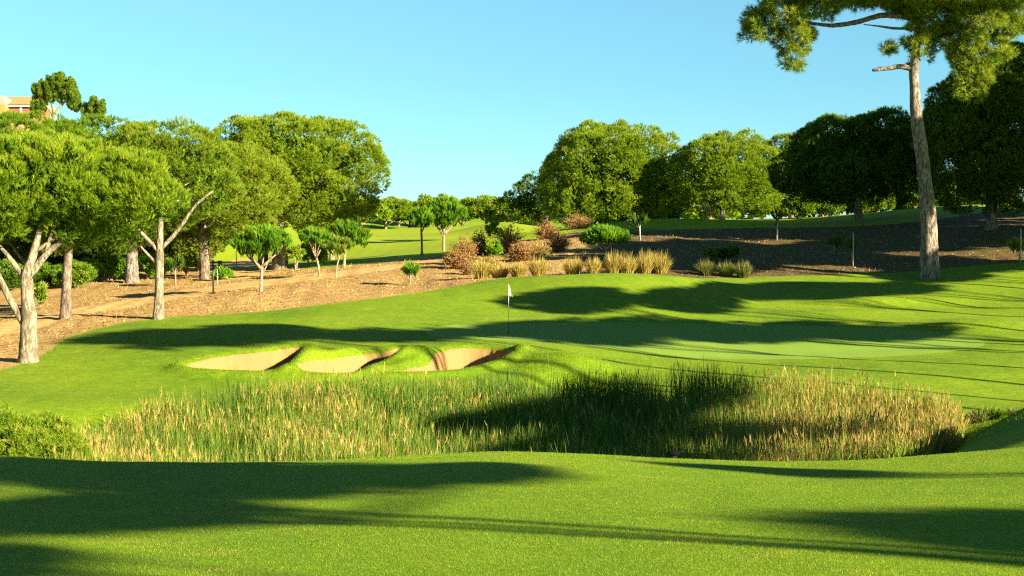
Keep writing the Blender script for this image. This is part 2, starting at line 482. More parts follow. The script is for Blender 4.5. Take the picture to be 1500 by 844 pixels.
def sdist(P, x, y):
    """signed distance to polygon, positive inside"""
    out = np.empty(len(x))
    A = P; B = np.roll(P, -1, 0); E = B - A
    L2 = np.maximum((E ** 2).sum(1), 1e-12)
    for i in range(0, len(x), 40000):
        X = x[i:i + 40000, None]; Yv = y[i:i + 40000, None]
        t = np.clip(((X - A[:, 0]) * E[:, 0] + (Yv - A[:, 1]) * E[:, 1]) / L2, 0, 1)
        d = np.sqrt(((X - A[:, 0] - t * E[:, 0]) ** 2 + (Yv - A[:, 1] - t * E[:, 1]) ** 2).min(1))
        c = ((A[:, 1] > Yv) != (B[:, 1] > Yv)) & (X < A[:, 0] + (Yv - A[:, 1]) * E[:, 0] / np.where(np.abs(E[:, 1]) < 1e-12, 1e-12, E[:, 1]))
        out[i:i + 40000] = np.where(c.sum(1) % 2 == 1, d, -d)
    return out

def sd_far(P, x, y, pad):
    """sdist only near the polygon"""
    out = np.full(len(x), -99.0)
    m = (x > P[:, 0].min() - pad) & (x < P[:, 0].max() + pad) & (y > P[:, 1].min() - pad) & (y < P[:, 1].max() + pad)
    if m.any(): out[m] = sdist(P, x[m], y[m])
    return out

# smooth pseudo noise for borders and micro relief
_ph = rng.random((24, 4))
def wob(x, y, scale, k=0):
    s = 0.0
    for j in range(6):
        a = _ph[(k * 6 + j) % 24]
        f = (0.6 + 0.5 * j) / scale
        th = a[0] * 2 * math.pi
        s = s + np.sin((x * math.cos(th) + y * math.sin(th)) * f * 2 * math.pi + a[1] * 6.28) / (1 + 0.4 * j)
    return s / 3.0

BUNK = [smooth_poly(poly(p), 2) for p in (
    [(262, 541), (300, 530), (350, 523), (400, 517), (447, 509), (441, 522), (428, 538), (421, 549), (380, 549), (310, 547)],
    [(424, 549), (462, 536), (505, 526), (548, 522), (594, 512), (586, 520), (548, 538), (518, 552), (470, 552)],
    [(552, 551), (600, 546), (628, 540), (634, 526), (650, 517), (690, 513), (738, 515), (752, 517), (742, 527), (708, 539), (672, 547), (625, 550)])]
BUNK_H = [1.45, 1.4, 1.25]
GREEN = smooth_poly(poly([(650, 495), (760, 500), (830, 504), (890, 510), (960, 520), (1050, 526), (1150, 527), (1300, 523), (1400, 515), (1445, 507), (1440, 498), (1390, 488), (1300, 481), (1100, 474), (900, 472), (720, 473), (650, 477), (612, 486)]))
PATH = smooth_poly(poly([(-160, 522), (-100, 512), (0, 494), (100, 466), (235, 442), (330, 427), (420, 415), (520, 403), (600, 391), (655, 381), (650, 377), (590, 386), (510, 396), (420, 406), (330, 417), (235, 430), (110, 452), (0, 475), (-100, 490), (-160, 500)], 40), 2)
PATH2 = smooth_poly(poly([(285, 414), (340, 411), (385, 404), (422, 398), (395, 389), (378, 380), (350, 377), (325, 388), (300, 404)], 40), 2)
POND = smooth_poly(np.array([(xpx(p, Y), Y) for p, Y in ((70, 27), (130, 24.5), (350, 24), (750, 24), (1150, 24), (1330, 25.5), (1385, 29), (1410, 33), (1425, 37.6), (1330, 38.0), (1150, 38.3), (900, 38.4), (700, 38.3), (500, 38.1), (350, 37.8), (200, 37), (120, 35), (50, 31))]), 2)
BARE = smooth_poly(np.vstack([poly([(-420, 620), (-200, 580), (-80, 560), (0, 543), (42, 530), (76, 514), (84, 500), (140, 480), (235, 466), (330, 461), (420, 453), (520, 441), (620, 428), (700, 413), (770, 405)], 40),
    np.array([(xpx(p, Y), Y) for p, Y in ((830, 74.3), (920, 74.5), (1000, 75), (1080, 76.5), (1200, 76.5), (1340, 77.5), (1420, 79), (1520, 80), (1800, 80), (2100, 90), (2000, 112), (1700, 112), (1500, 108), (1400, 103), (1300, 101), (1150, 104), (1000, 103), (920, 102), (860, 108), (790, 106), (740, 100), (690, 99.5), (640, 98), (600, 95), (560, 92.5), (500, 90), (440, 90), (410, 94), (370, 104), (300, 118), (330, 200), (430, 320), (0, 480), (-900, 320), (-900, 60))])]), 2)
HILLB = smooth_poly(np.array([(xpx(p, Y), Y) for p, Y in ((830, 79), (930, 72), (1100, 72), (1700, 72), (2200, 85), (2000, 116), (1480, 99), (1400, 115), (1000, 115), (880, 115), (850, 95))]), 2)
FARF = smooth_poly(np.array([(xpx(p, Y), Y) for p, Y in ((350, 98), (430, 84), (600, 84), (780, 93), (840, 112), (880, 105), (1450, 98), (1500, 130), (1500, 240), (800, 260), (300, 260), (280, 120))]), 2)

def full_z(x, y):
    x = np.asarray(x, dtype=float).ravel(); y = np.asarray(y, dtype=float).ravel()
    z = base_z(x, y)
    r = np.hypot(x, y)
    z = z + 0.018 * wob(x, y, 3.5, 0) * np.clip((r - 4) / 10, 0, 1)
    b = sd_far(BARE, x, y, 2.0)
    near = (r < 130)
    z = z + np.where(b > 0, np.clip(b / 1.5, 0, 1) * (0.05 * wob(x, y, 2.2, 1) + 0.02 * wob(x, y, 0.7, 2)), 0) * near
    for P, h in zip(BUNK, BUNK_H):
        d = sd_far(P, x, y, 2.5)
        dd = d + 0.05 * wob(x, y, 0.9, 3)
        t = np.clip(dd / 0.55, 0, 1); t = t * t * (3 - 2 * t)
        z = z - h * t
        rim = np.exp(-((d + 0.3) / 0.35) ** 2) * np.where(d < 0.1, 1, 0)
        z = z + 0.17 * rim
    g = sd_far(GREEN, x, y, 2.0)
    return z
def gz(x, y): return float(full_z(np.array([x]), np.array([y]))[0])

def ground(px, Y):
    x = xpx(px, Y)
    return np.array([x, Y, gz(x, Y)])

# ------------------------------------------------------------------ terrain mesh, cut into its zones
phis = np.concatenate([-np.radians(np.arange(180, 60, -4.0)), -np.radians(np.arange(60, 21.6, -0.8)), np.radians(np.arange(-21.5, 21.51, 0.07)), np.radians(np.arange(22.2, 60, 0.8)), np.radians(np.arange(60, 180, 4.0))])
rs = np.concatenate([np.geomspace(0.6, 6, 16)[:-1], np.arange(6, 20, 0.11), np.arange(20, 38, 0.2), np.arange(38, 64, 0.085), np.arange(64, 80, 0.2), np.arange(80, 130, 0.55), np.geomspace(130, 4500, 60)])
PH, RR = np.meshgrid(phis, rs)
tx = (np.sin(PH) * RR).ravel(); ty = (np.cos(PH) * RR).ravel()
tz = full_z(tx, ty)
ncol, nrow = len(phis), len(rs)
i = np.arange(nrow - 1)[:, None]; j = np.arange(ncol)[None, :]; k = (j + 1) % ncol
a, b, c, d = i * ncol + j, i * ncol + k, (i + 1) * ncol + k, (i + 1) * ncol + j
T = np.concatenate([np.stack([a, c, b], -1).reshape(-1, 3), np.stack([a, d, c], -1).reshape(-1, 3)])
# the small disc under the camera
tx = np.append(tx, 0.0); ty = np.append(ty, 0.0); tz = np.append(tz, -1.6)
jj = np.arange(ncol)
T = np.concatenate([T, np.stack([np.full(ncol, len(tx) - 1), jj, (jj + 1) % ncol], -1)])
rag = wob(tx, ty, 0.35, 1) * 0.06 + wob(tx, ty, 1.4, 2) * 0.10
S = {}
for n_, P in enumerate(BUNK): S['b%d' % n_] = sd_far(P, tx, ty, 3) + 0.05 * wob(tx, ty, 0.5, 3)
S['green'] = sd_far(GREEN, tx, ty, 3)
S['path'] = np.maximum(sd_far(PATH, tx, ty, 3), sd_far(PATH2, tx, ty, 3)) + rag * 1.2
S['pond'] = sd_far(POND, tx, ty, 3) + rag
S['bare'] = sd_far(BARE, tx, ty, 6) + rag
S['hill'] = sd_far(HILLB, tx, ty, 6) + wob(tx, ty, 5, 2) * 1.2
S['far'] = sd_far(FARF, tx, ty, 6) + rag
S['fore'] = 24.0 - np.hypot(tx, ty) 
keys = list(S)
A = np.column_stack([tx, ty, tz] + [S[q] for q in keys])

def clip(A, T, col):
    f = A[:, 3 + col]
    ft = f[T] >= 0
    n_in = ft.sum(1)
    inside = [T[n_in == 3]]; outside = [T[n_in == 0]]
    mixed = (n_in == 1) | (n_in == 2)
    M = T[mixed]; fm = ft[mixed]; cnt = n_in[mixed]
    if len(M):
        odd = np.where(cnt[:, None] == 1, fm, ~fm).argmax(1)
        ar = np.arange(len(M))
        p0, p1, p2 = M[ar, odd], M[ar, (odd + 1) % 3], M[ar, (odd + 2) % 3]
        def cut(p, q):
            lo, hi = np.minimum(p, q).astype(np.int64), np.maximum(p, q).astype(np.int64)
            return lo * len(A) + hi
        kk = np.concatenate([cut(p0, p1), cut(p0, p2)])
        uq, inv = np.unique(kk, return_inverse=True)
        lo, hi = uq // len(A), uq % len(A)
        t = (f[lo] / (f[lo] - f[hi]))[:, None]
        NV = A[lo] * (1 - t) + A[hi] * t
        n0 = len(A)
        A = np.vstack([A, NV])
        e1, e2 = n0 + inv[:len(M)], n0 + inv[len(M):]
        tip = np.stack([p0, e1, e2], -1)
        rest = np.concatenate([np.stack([e1, p1, p2], -1), np.stack([e1, p2, e2], -1)])
        one = cnt == 1; one2 = np.concatenate([one, one])
        inside += [tip[one], rest[~one2]]; outside += [tip[~one], rest[one2]]
    return A, np.concatenate(inside), np.concatenate(outside)

def zone_obj(name, A, T, mat):
    used, inv = np.unique(T, return_inverse=True)
    o = mesh_obj(name, A[used, :3], inv.reshape(-1, 3), mat)
    return tag(o, kind='structure')

rest = T
bunk_T = []
for n_ in range(3):
    A, ins, rest = clip(A, rest, keys.index('b%d' % n_)); bunk_T.append(ins)
A, green_T, rest = clip(A, rest, keys.index('green'))
A, path_T, rest = clip(A, rest, keys.index('path'))
A, pond_T, rest = clip(A, rest, keys.index('pond'))
A, bare_T, rest = clip(A, rest, keys.index('bare'))
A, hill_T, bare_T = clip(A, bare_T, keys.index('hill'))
A, far_T, rest = clip(A, rest, keys.index('far'))
A, fore_T, rest = clip(A, rest, keys.index('fore'))
for t_ in bunk_T: zone_obj('sand_bunker', A, t_, M_SAND)
zone_obj('putting_green', A, green_T, M_GREEN)
zone_obj('path', A, path_T, M_PATH)
zone_obj('pond_bed', A, pond_T, M_MUD)
zone_obj('bare_ground', A, bare_T, M_BARE)
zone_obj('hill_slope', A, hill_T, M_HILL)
zone_obj('far_fairway', A, far_T, M_FAR)
zone_obj('fairway', A, fore_T, M_FORE)
zone_obj('lawn', A, rest, M_LAWN)
del PH, RR, T

# ------------------------------------------------------------------ foliage builders
def rdirs(n):
    return unit(rng.normal(size=(n, 3)))

def shoots(P, D, L, k=10, w=0.03, tone=None, spread=(0.35, 1.0), nl=(0.45, 0.75), base=0.6):
    """brush-like shoots: k needles along each axis; returns V, T, tone per vertex"""
    n = len(P)
    D = unit(D)
    s = rng.random((n, k)) * base
    al = spread[0] + (spread[1] - spread[0]) * rng.random((n, k))
    rp = rdirs(n * k).reshape(n, k, 3)
    Dk = np.repeat(D[:, None, :], k, 1)
    perp = unit(rp - (rp * Dk).sum(-1, keepdims=True) * Dk)
    nd = Dk * np.cos(al)[..., None] + perp * np.sin(al)[..., None]
    Lk = np.asarray(L)[:, None] * np.ones((1, k))
    B = P[:, None, :] + Dk * (Lk * s)[..., None]
    ln = Lk * (nl[0] + (nl[1] - nl[0]) * rng.random((n, k)))
    wv = unit(np.cross(nd, rdirs(n * k).reshape(n, k, 3))) * (0.5 * w * (0.7 + 0.6 * rng.random((n, k))))[..., None]
    tip = B + nd * ln[..., None]
    V = np.stack([B - wv, B + wv, tip], 2).reshape(-1, 3)
    Tt = np.arange(n * k * 3).reshape(-1, 3)
    if tone is None: tone = rng.random(n)
    tv = np.repeat((np.asarray(tone)[:, None] + rng.normal(0, 0.07, (n, k))).ravel(), 3)
    return V, Tt, tv

def crown_clumps(blobs, rc, cover=1.0, low=-0.35, fin=0.72):
    """clump centres with outward direction, spread over the outside of the union of ellipsoids (c, radii)"""
    Cs, Ds = [], []
    for bi, (c, rad) in enumerate(blobs):
        rad = np.asarray(rad, dtype=float)
        ar = 4 * math.pi * ((rad[0] * rad[1]) ** 1.6 / 3 + (rad[0] * rad[2]) ** 1.6 / 3 + (rad[1] * rad[2]) ** 1.6 / 3) ** (1 / 1.6)
        n = max(5, int(cover * ar / (1.9 * rc * rc)))
        d = rdirs(n)
        keep = (d[:, 2] > low) | (rng.random(n) < 0.45)
        d = d[keep]
        f = fin + (1.02 - fin) * rng.random(len(d))
        p = c + d * rad * f[:, None]
        ok = np.ones(len(p), bool)
        for bj, (c2, r2) in enumerate(blobs):
            if bj != bi: ok &= (((p - c2) / np.asarray(r2)) ** 2).sum(1) > 0.5
        Cs.append(p[ok]); Ds.append(unit(d[ok] / rad))
    return np.vstack(Cs), np.vstack(Ds)

def make_crown(blobs, rc, per, L, k, w, up=0.6, cover=1.0, tone_c=0.5, tone_s=0.2, inner=0.3, spread=(0.3, 0.95), low=-0.35, topbias=0.12, shrink=0.35, fin=0.72, puff=0.0):
    blobs = [(c_, np.maximum(np.asarray(r_) - shrink * rc - 0.55 * puff, np.asarray(r_) * 0.45)) for c_, r_ in blobs]
    if puff:
        PC, PD = crown_clumps(blobs, puff * 0.8, 1.15, low, 0.80)
        pr = puff * (0.65 + 0.6 * rng.random(len(PC)))
        b2 = [(c_, np.array([q, q, q * 0.85])) for c_, q in zip(PC, pr)]
        C, Dn = [], []
        for (c_, r_), d_ in zip(b2, PD):
            nn = max(4, int(cover * 2.6 * (r_[0] / rc) ** 2))
            dd = unit(rdirs(nn) + 0.7 * d_)
            C.append(c_ + dd * r_ * (0.85 + 0.2 * rng.random(nn))[:, None]); Dn.append(dd)
        C = np.vstack(C); Dn = np.vstack(Dn)
        bc = np.array([b_[0] for b_ in b2]); br = np.array([b_[1][0] for b_ in b2])
        ok = np.ones(len(C), bool)
        for i0 in range(0, len(C), 4000):
            dm = np.linalg.norm(C[i0:i0 + 4000, None] - bc[None], axis=2) / br[None]
            ok[i0:i0 + 4000] = dm.min(1) > 0.62
        C, Dn = C[ok], Dn[ok]
    else:
        C, Dn = crown_clumps(blobs, rc, cover, low, fin)
    n = len(C)
    ct = rng.normal(tone_c, tone_s * 0.6, n)
    cs = rc * (0.7 + 0.6 * rng.random(n))
    Cr = np.repeat(C, per, 0); Dr = np.repeat(Dn, per, 0); csr = np.repeat(cs, per)
    d = unit(rdirs(n * per) + 0.75 * Dr + np.array([0, 0, 0.3]))
    fr = 0.72 + 0.28 * rng.random(n * per)
    P = Cr + d * (csr * fr)[:, None] * np.array([1, 1, 0.8])
    ax = unit(0.65 * d + 0.35 * Dr + np.array([0, 0, up]) + 0.25 * rng.normal(size=(n * per, 3)))
    tn = np.repeat(ct, per) + rng.normal(0, tone_s, n * per) + topbias * d[:, 2]  # random tone, raised on shoots at the top of each clump
    Ls = L * (0.7 + 0.6 * rng.random(n * per))
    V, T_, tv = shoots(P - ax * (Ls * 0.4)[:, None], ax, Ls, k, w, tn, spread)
    # some sparse foliage further in, slightly darker in tone
    m = int(inner * n * per * 0.5)
    if m:
        vol = np.array([r[0] * r[1] * r[2] for _, r in blobs]); pb = vol / vol.sum()
        ch = rng.choice(len(blobs), m, p=pb)
        cc = np.array([b[0] for b in blobs])[ch]; rr_ = np.array([b[1] for b in blobs])[ch]
        P2 = cc + rdirs(m) * rr_ * (0.3 + 0.45 * rng.random(m))[:, None]
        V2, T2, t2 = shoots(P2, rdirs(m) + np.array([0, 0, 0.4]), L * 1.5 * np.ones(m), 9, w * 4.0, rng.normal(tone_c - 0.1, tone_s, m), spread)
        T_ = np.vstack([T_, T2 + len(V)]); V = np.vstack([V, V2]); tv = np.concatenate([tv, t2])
    return V, T_, tv, C

def pxblobs(bl, Y, origin, depth=0.95, jit=0.0):
    out = []
    for b in bl:
        px, row, rx, ry = b[:4]
        dy = b[4] if len(b) > 4 else 0.0
        c = at(px, row, Y + dy) - origin
        s = mpp(Y)
        dr = b[5] if len(b) > 5 else max(rx * depth, ry * 0.9)
        out.append((c, np.array([rx * s, dr * s, ry * s])))
    return out

def tree(name, label, cat, px, Y, trunk, blobs, mat, bark, group=None, limbs=(), auto=6, depth=0.95, branches=(), sprigs=None, **kw):
    """trunk: [(px,row,width px)...] first is the base; limbs: the same, starting on the trunk; all at depth Y"""
    base = ground(px, Y)
    root = empty(name, base)
    tag(root, label, cat, group)
    s = mpp(Y)
    B = pxblobs(blobs, Y, base, depth)
    mb = MB()
    P = [at(a[0], a[1], Y) - base for a in trunk]; rad = [a[2] * s / 2 for a in trunk]
    P[0] = np.array([P[0][0], 0, -0.25])
    P = np.array(P); rad = np.array(rad)
    Q, q = resample(P, rad, max(0.25, rad[0] * 0.8))
    # root flare
    h = Q[:, 2]
    q = q * (1 + 0.28 * np.exp(-np.maximum(h, 0) / (1.6 * rad[0])))
    mb.tube(Q, q, 14, 0.075)
    for lb in limbs:
        LP = np.array([at(a[0], a[1], Y) - base + np.array([0, (a[3] if len(a) > 3 else 0), 0]) for a in lb]); LR = np.array([a[2] * s / 2 for a in lb])
        Q2, q2 = resample(LP, LR, 0.3)
        mb.tube(Q2, q2, 8, 0.08)
    top = Q[-1]; tr = q[-1]
    if auto:
        cand = []
        for c, r in B:
            for _ in range(2): cand.append(c + rdirs(1)[0] * r * 0.45)
        random.shuffle(cand)
        for c in cand[:auto]:
            f = 0.7 + 0.3 * random.random()
            st = Q[int(f * (len(Q) - 1))]
            mid = st * 0.5 + c * 0.5 + np.array([0, 0, -0.03 * np.linalg.norm(c - st)])
            Q2, q2 = resample([st, mid, c], [tr * 0.75, tr * 0.5, tr * 0.18], 0.35)
            mb.tube(Q2, q2, 6, 0.1)
    mb.build('trunk', bark, root)
    for br in branches:
        m2 = MB()
        for lb in br:
            LP = np.array([at(a[0], a[1], Y) - base + np.array([0, (a[3] if len(a) > 3 else 0), 0]) for a in lb]); LR = np.array([a[2] * s / 2 for a in lb])
            Q2, q2 = resample(LP, LR, 0.18)
            m2.tube(Q2, q2, 8, 0.12)
        m2.build('branch', bark, root)
    V, T_, tv, C = make_crown(B, **kw)
    mesh_obj('crown', V, T_, mat, root, tv, smooth=False)
    return root

def kwY(Y, **o):
    d = dict(rc=0.20 + 0.0028 * Y, per=20, L=0.16 + 0.0012 * Y, k=18, w=0.006 + 0.00016 * Y, tone_s=0.12, fin=0.86, cover=0.95, inner=0.3, puff=0.42 + 0.0048 * Y, tone_c=0.66, spread=(0.2, 0.8))
    d.update(o)
    return d

# ------------------------------------------------------------------ the big trees, left
G_LEFT = 'umbrella pines on the left'
tree('umbrella_pine', 'pale-trunked umbrella pine forking low, at the lawn edge by the left side', 'pine tree', 42, 50,
     [(42, 530, 26), (42, 500, 24), (43, 470, 23), (41, 440, 19), (38, 405, 18), (48, 375, 12), (60, 330, 8)],
     [(60, 268, 125, 68, .6), (165, 280, 85, 58, .6), (-45, 288, 110, 70), (110, 318, 85, 36, 1.6), (215, 298, 52, 46), (0, 345, 40, 28, 1.8), (-130, 300, 80, 55)],
     G_PINE, M_BARKP, G_LEFT,
     limbs=[[(40, 480, 13), (26, 458, 12), (10, 432, 10), (-6, 395, 8), (-30, 340, 5)], [(44, 405, 12), (60, 380, 10), (82, 358, 8), (118, 335, 6), (150, 310, 4)],
            [(36, 408, 9), (22, 388, 8), (8, 370, 6), (-10, 350, 4)], [(66, 372, 7), (76, 345, 6), (84, 315, 4)]],
     auto=2, rc=0.32, per=26, L=0.25, k=18, w=0.014, up=1.0, spread=(0.15, 0.6), tone_c=0.66, topbias=0.18, fin=0.84, cover=.9, inner=.3, puff=.62)
tree('umbrella_pine', 'straight bare-trunked pine on sandy ground just right of the pale forked pine', 'pine tree', 96, 64,
     [(96, 468, 16), (97, 430, 14), (99, 390, 13), (101, 350, 11), (105, 310, 8)],
     [(120, 290, 70, 50), (160, 330, 52, 38), (80, 320, 60, 40)], G_OLIVE, M_BARK, G_LEFT, auto=6, **kwY(64, tone_c=0.5))
tree('umbrella_pine', 'slim pine with pale trunk splitting into a Y at the tip of the lawn shade', 'pine tree', 232, 62,
     [(232, 465, 15), (233, 430, 13), (234, 390, 12), (234, 355, 10), (236, 310, 7), (240, 260, 5)],
     [(243, 226, 75, 50, .8), (195, 258, 62, 50, 1.2), (285, 255, 60, 54, 1.2), (240, 298, 52, 26, 2.0), (318, 290, 36, 30, 1.0)], G_OLIVE, M_BARKP, G_LEFT,
     limbs=[[(232, 368, 7), (218, 352, 6), (200, 335, 5), (192, 322, 4), (180, 305, 3)], [(235, 365, 7), (255, 345, 6), (272, 322, 5), (285, 300, 4), (312, 280, 3)], [(231, 388, 5), (215, 372, 4), (205, 360, 3)]],
     auto=4, **kwY(62, tone_c=0.60))
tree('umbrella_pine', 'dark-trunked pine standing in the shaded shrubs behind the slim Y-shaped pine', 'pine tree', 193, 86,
     [(193, 412, 18), (193, 380, 17), (194, 345, 15), (196, 310, 11)], [(180, 305, 75, 45), (230, 320, 55, 36), (120, 330, 60, 35)], G_SHADED, M_BARKR, G_LEFT, auto=6, **kwY(86))
tree('umbrella_pine', 'thick grey-brown trunked pine beside the black post, olive crown above', 'pine tree', 300, 86,
     [(301, 407, 14), (299, 380, 14), (296, 350, 14), (300, 320, 10)], [(335, 275, 80, 62), (390, 275, 40, 40), (300, 300, 60, 48), (355, 322, 50, 32), (300, 345, 35, 20), (375, 340, 26, 20)], G_OLIVE, M_BARK, G_LEFT, auto=6, **kwY(86, tone_c=0.74))
tree('umbrella_pine', 'largest broad umbrella pine, its right side overhanging the far fairway', 'pine tree', 408, 93,
     [(410, 396, 20), (410, 370, 21), (406, 345, 19), (402, 322, 17), (410, 290, 11)],
     [(425, 224, 100, 50), (497, 232, 62, 50), (529, 260, 34, 36), (400, 262, 78, 52), (470, 285, 78, 42), (508, 298, 38, 26), (352, 222, 56, 42), (385, 305, 45, 26)], G_PINE, M_BARKP, G_LEFT,
     limbs=[[(402, 330, 12), (420, 312, 10), (442, 298, 8), (465, 280, 5)], [(402, 330, 11), (388, 312, 10), (375, 295, 7), (355, 270, 4)]],
     auto=6, **kwY(93, tone_c=0.74))
tree('umbrella_pine', 'second thick trunk close left of the largest umbrella pine, behind a sapling', 'pine tree', 385, 95,
     [(386, 400, 14), (385, 375, 14), (386, 345, 12), (390, 310, 9)], [(385, 290, 45, 32), (370, 265, 50, 40)], G_OLIVE, M_BARK, G_LEFT, auto=4, **kwY(95))
tree('umbrella_pine', 'twin slender pines of olive needles behind the clustered saplings, right of the largest crown', 'pine tree', 488, 112,
     [(486, 372, 7), (487, 345, 6), (489, 322, 5), (492, 300, 4)], [(480, 318, 40, 20), (450, 318, 40, 18), (505, 308, 28, 14)], G_OLIVE, M_BARKP, G_LEFT, limbs=[[(490, 365, 6), (496, 340, 5), (501, 315, 4), (505, 300, 3)]], auto=3, **kwY(112))
tree('umbrella_pine', 'wide dark green pine row-end rising behind the pale forked pine under the hilltop house', 'pine tree', 60, 92,
     [(60, 410, 16), (60, 350, 15), (60, 290, 11)], [(40, 226, 95, 54), (140, 224, 70, 46), (-70, 225, 80, 52), (195, 235, 45, 40), (60, 290, 120, 50)], G_PINE, M_BARKR, G_LEFT, auto=6, **kwY(92, tone_c=0.50))
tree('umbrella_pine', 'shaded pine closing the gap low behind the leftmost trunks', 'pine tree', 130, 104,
     [(130, 405, 12), (130, 370, 11), (130, 340, 9)], [(60, 345, 120, 48), (170, 340, 90, 45), (270, 335, 75, 38), (-60, 350, 90, 45)], G_SHADED, M_BARKR, G_LEFT, auto=5, **kwY(104))

# hilltop trees and house
def hilltop(name, label, px, Y, trunks, blobs, **kw):
    return tree(name, label, 'tree', px, Y, trunks[0], blobs, G_OLIVE, M_BARKP, 'hilltop trees', limbs=trunks[1:], auto=0, **kw)
hilltop('hilltop_tree', 'airy many-stemmed tree beside the hilltop house', 78, 235,
        [[(80, 176, 7), (80, 165, 6), (76, 150, 4), (68, 138, 2)], [(80, 168, 5), (90, 155, 4), (98, 145, 2)], [(78, 168, 4), (66, 152, 3), (60, 142, 2)]],
        [(72, 128, 5, 17), (81, 122, 4, 16), (90, 122, 5, 17), (105, 130, 5, 18), (61, 134, 4, 17), (52, 136, 3, 14), (87, 142, 7, 12), (111, 148, 5, 18), (62, 156, 6, 13), (98, 134, 6, 16), (50, 158, 4, 12), (75, 142, 7, 12), (104, 152, 5, 12)],
        rc=0.30, per=12, L=0.55, k=9, w=0.08, up=1.8, shrink=.8, cover=1.1, tone_c=0.35, tone_s=0.25, inner=0.1)
hilltop('hilltop_tree', 'small three-pointed tree on the hilltop, right of the airy one', 136, 235,
        [[(136, 180, 4), (137, 168, 3), (138, 155, 2)]],
        [(137, 156, 4, 17), (149, 158, 3.5, 15), (125, 161, 3.5, 12), (131, 168, 5, 9), (144, 168, 5, 10)],
        rc=0.30, per=12, L=0.55, k=9, w=0.08, up=1.8, shrink=.8, tone_c=0.35, tone_s=0.25, inner=0.1)

def house():
    Y = 258.0
    s = mpp(Y)
    b = at(22, 172, Y)
    root = empty('hilltop_house', b)
    tag(root, 'orange house with a tan tiled roof and cream cornice on the hilltop', 'house')
    def X(px): return (px - 22) * s
    def Z(row): return (172 - row) * s
    m = MB(); m.box((X(-60), 0, -4), (X(50), 9, Z(156.5))); m.build('wall', M_CORAL, root, False)
    m = MB(); m.box((X(-70), -2.2, -4), (X(13), -0.003, Z(155))); m.build('front_wing', M_OCHRE, root, False)
    m = MB(); m.box((X(13.2), -0.5, Z(157.0)), (X(51), 9.4, Z(153.8))); m.build('cornice', M_CREAM, root, False)
    m = MB()
    z0, z1 = Z(153.7), Z(139)
    V = [(X(-62), -0.7, z0), (X(52), -0.7, z0), (X(52), 9.7, z0), (X(-62), 9.7, z0), (X(-55), 4.5, z1), (X(46), 4.5, z1)]
    m.add(V, [(0, 1, 5, 4), (2, 3, 4, 5), (0, 3, 2, 1)], [(1, 2, 5), (3, 0, 4)]); m.build('roof', M_TILE, root, False)
    m = MB()
    V = [(X(-12), -2.0, Z(155) + .003), (X(13), -2.0, Z(155) + .003), (X(13), 3, Z(155) + .003), (X(-12), 3, Z(155) + .003), (X(-12), -2.0, Z(147)), (X(13), -2.0, Z(147)), (X(13), 3, Z(147)), (X(-12), 3, Z(147)), (X(0.5), -2.0, Z(139.5)), (X(0.5), 3, Z(139.5))]
    m.add(V, [(0, 1, 5, 4), (1, 2, 6, 5), (2, 3, 7, 6), (3, 0, 4, 7), (4, 8, 9, 7), (8, 5, 6, 9)], [(4, 5, 8), (6, 7, 9)]); m.build('gable', M_GREY, root, False)
    for a, b_ in ((16, 29), (33, 41)):
        m = MB(); m.box((X(a), -0.06, Z(161)), (X(b_), 0.1, Z(157.2))); w = m.build('window', M_RUST, root, False)
        m = MB(); m.box((X(a) - .1, -0.16, Z(161.6)), (X(b_) + .1, -0.004, Z(161.05))); m.build('sill', M_CREAM, w, False)
    m = MB(); m.box((X(29.5), -0.2, Z(168)), (X(32.5), -0.004, Z(154.5))); m.build('pilaster', M_CREAM, root, False)
house()

# ------------------------------------------------------------------ big trees, middle and right
G_MID = 'round pines on the rise beyond the green'
tree('round_pine', 'large round-headed pine, the biggest in the middle beyond the mound', 'pine tree', 905, 125,
     [(905, 330, 12), (905, 310, 12), (905, 280, 9)],
     [(890, 240, 82, 52), (848, 262, 52, 50), (955, 255, 62, 55), (880, 295, 85, 32), (920, 214, 55, 28), (985, 285, 32, 32), (925, 300, 70, 24), (870, 212, 40, 24)], G_PINE, M_BARK, G_MID, auto=6, **kwY(125, tone_c=0.74, up=0.5))
tree('round_pine', 'darker stepped pine at the left flank of the biggest round pine', 'pine tree', 800, 137,
     [(800, 335, 10), (800, 315, 9), (800, 290, 7)], [(805, 282, 36, 42), (772, 298, 32, 32), (830, 265, 30, 40), (750, 305, 22, 20), (820, 305, 40, 26)], G_SHADED, M_BARKR, G_MID, auto=5, **kwY(137))
tree('round_pine', 'rounded pine with pale forking trunk visible below its crown, right of the biggest', 'pine tree', 1040, 121,
     [(1040, 327, 13), (1040, 316, 12), (1036, 305, 10), (1028, 290, 6)],
     [(1050, 248, 62, 48), (1092, 255, 52, 44), (1018, 268, 36, 42), (1108, 285, 42, 22), (1060, 288, 35, 18), (1075, 220, 38, 22)], G_PINE, M_BARKP, G_MID,
     limbs=[[(1041, 314, 9), (1048, 303, 7), (1058, 285, 5)], [(1036, 308, 5), (1022, 304, 4), (1010, 302, 3)]], auto=5, **kwY(121, tone_c=0.74))
tree('round_pine', 'small pine with a thin pale trunk tucked under the forking pine', 'pine tree', 1057, 118,
     [(1057, 328, 8), (1058, 315, 7), (1060, 300, 5)], [(1058, 303, 18, 12)], G_OLIVE, M_BARKP, G_MID, auto=2, **kwY(118, rc=0.6))
tree('round_pine', 'yellowish pine top peeping over between the forking pine and the dark pine', 'pine tree', 1160, 150,
     [(1160, 330, 10), (1160, 290, 9), (1160, 250, 6)], [(1160, 226, 48, 26), (1190, 222, 40, 24), (1130, 240, 35, 25), (1165, 255, 60, 30)], G_OLIVE, M_BARK, G_MID, auto=4, **kwY(150, tone_c=0.6))
G_RIGHT = 'dark pines on the right'
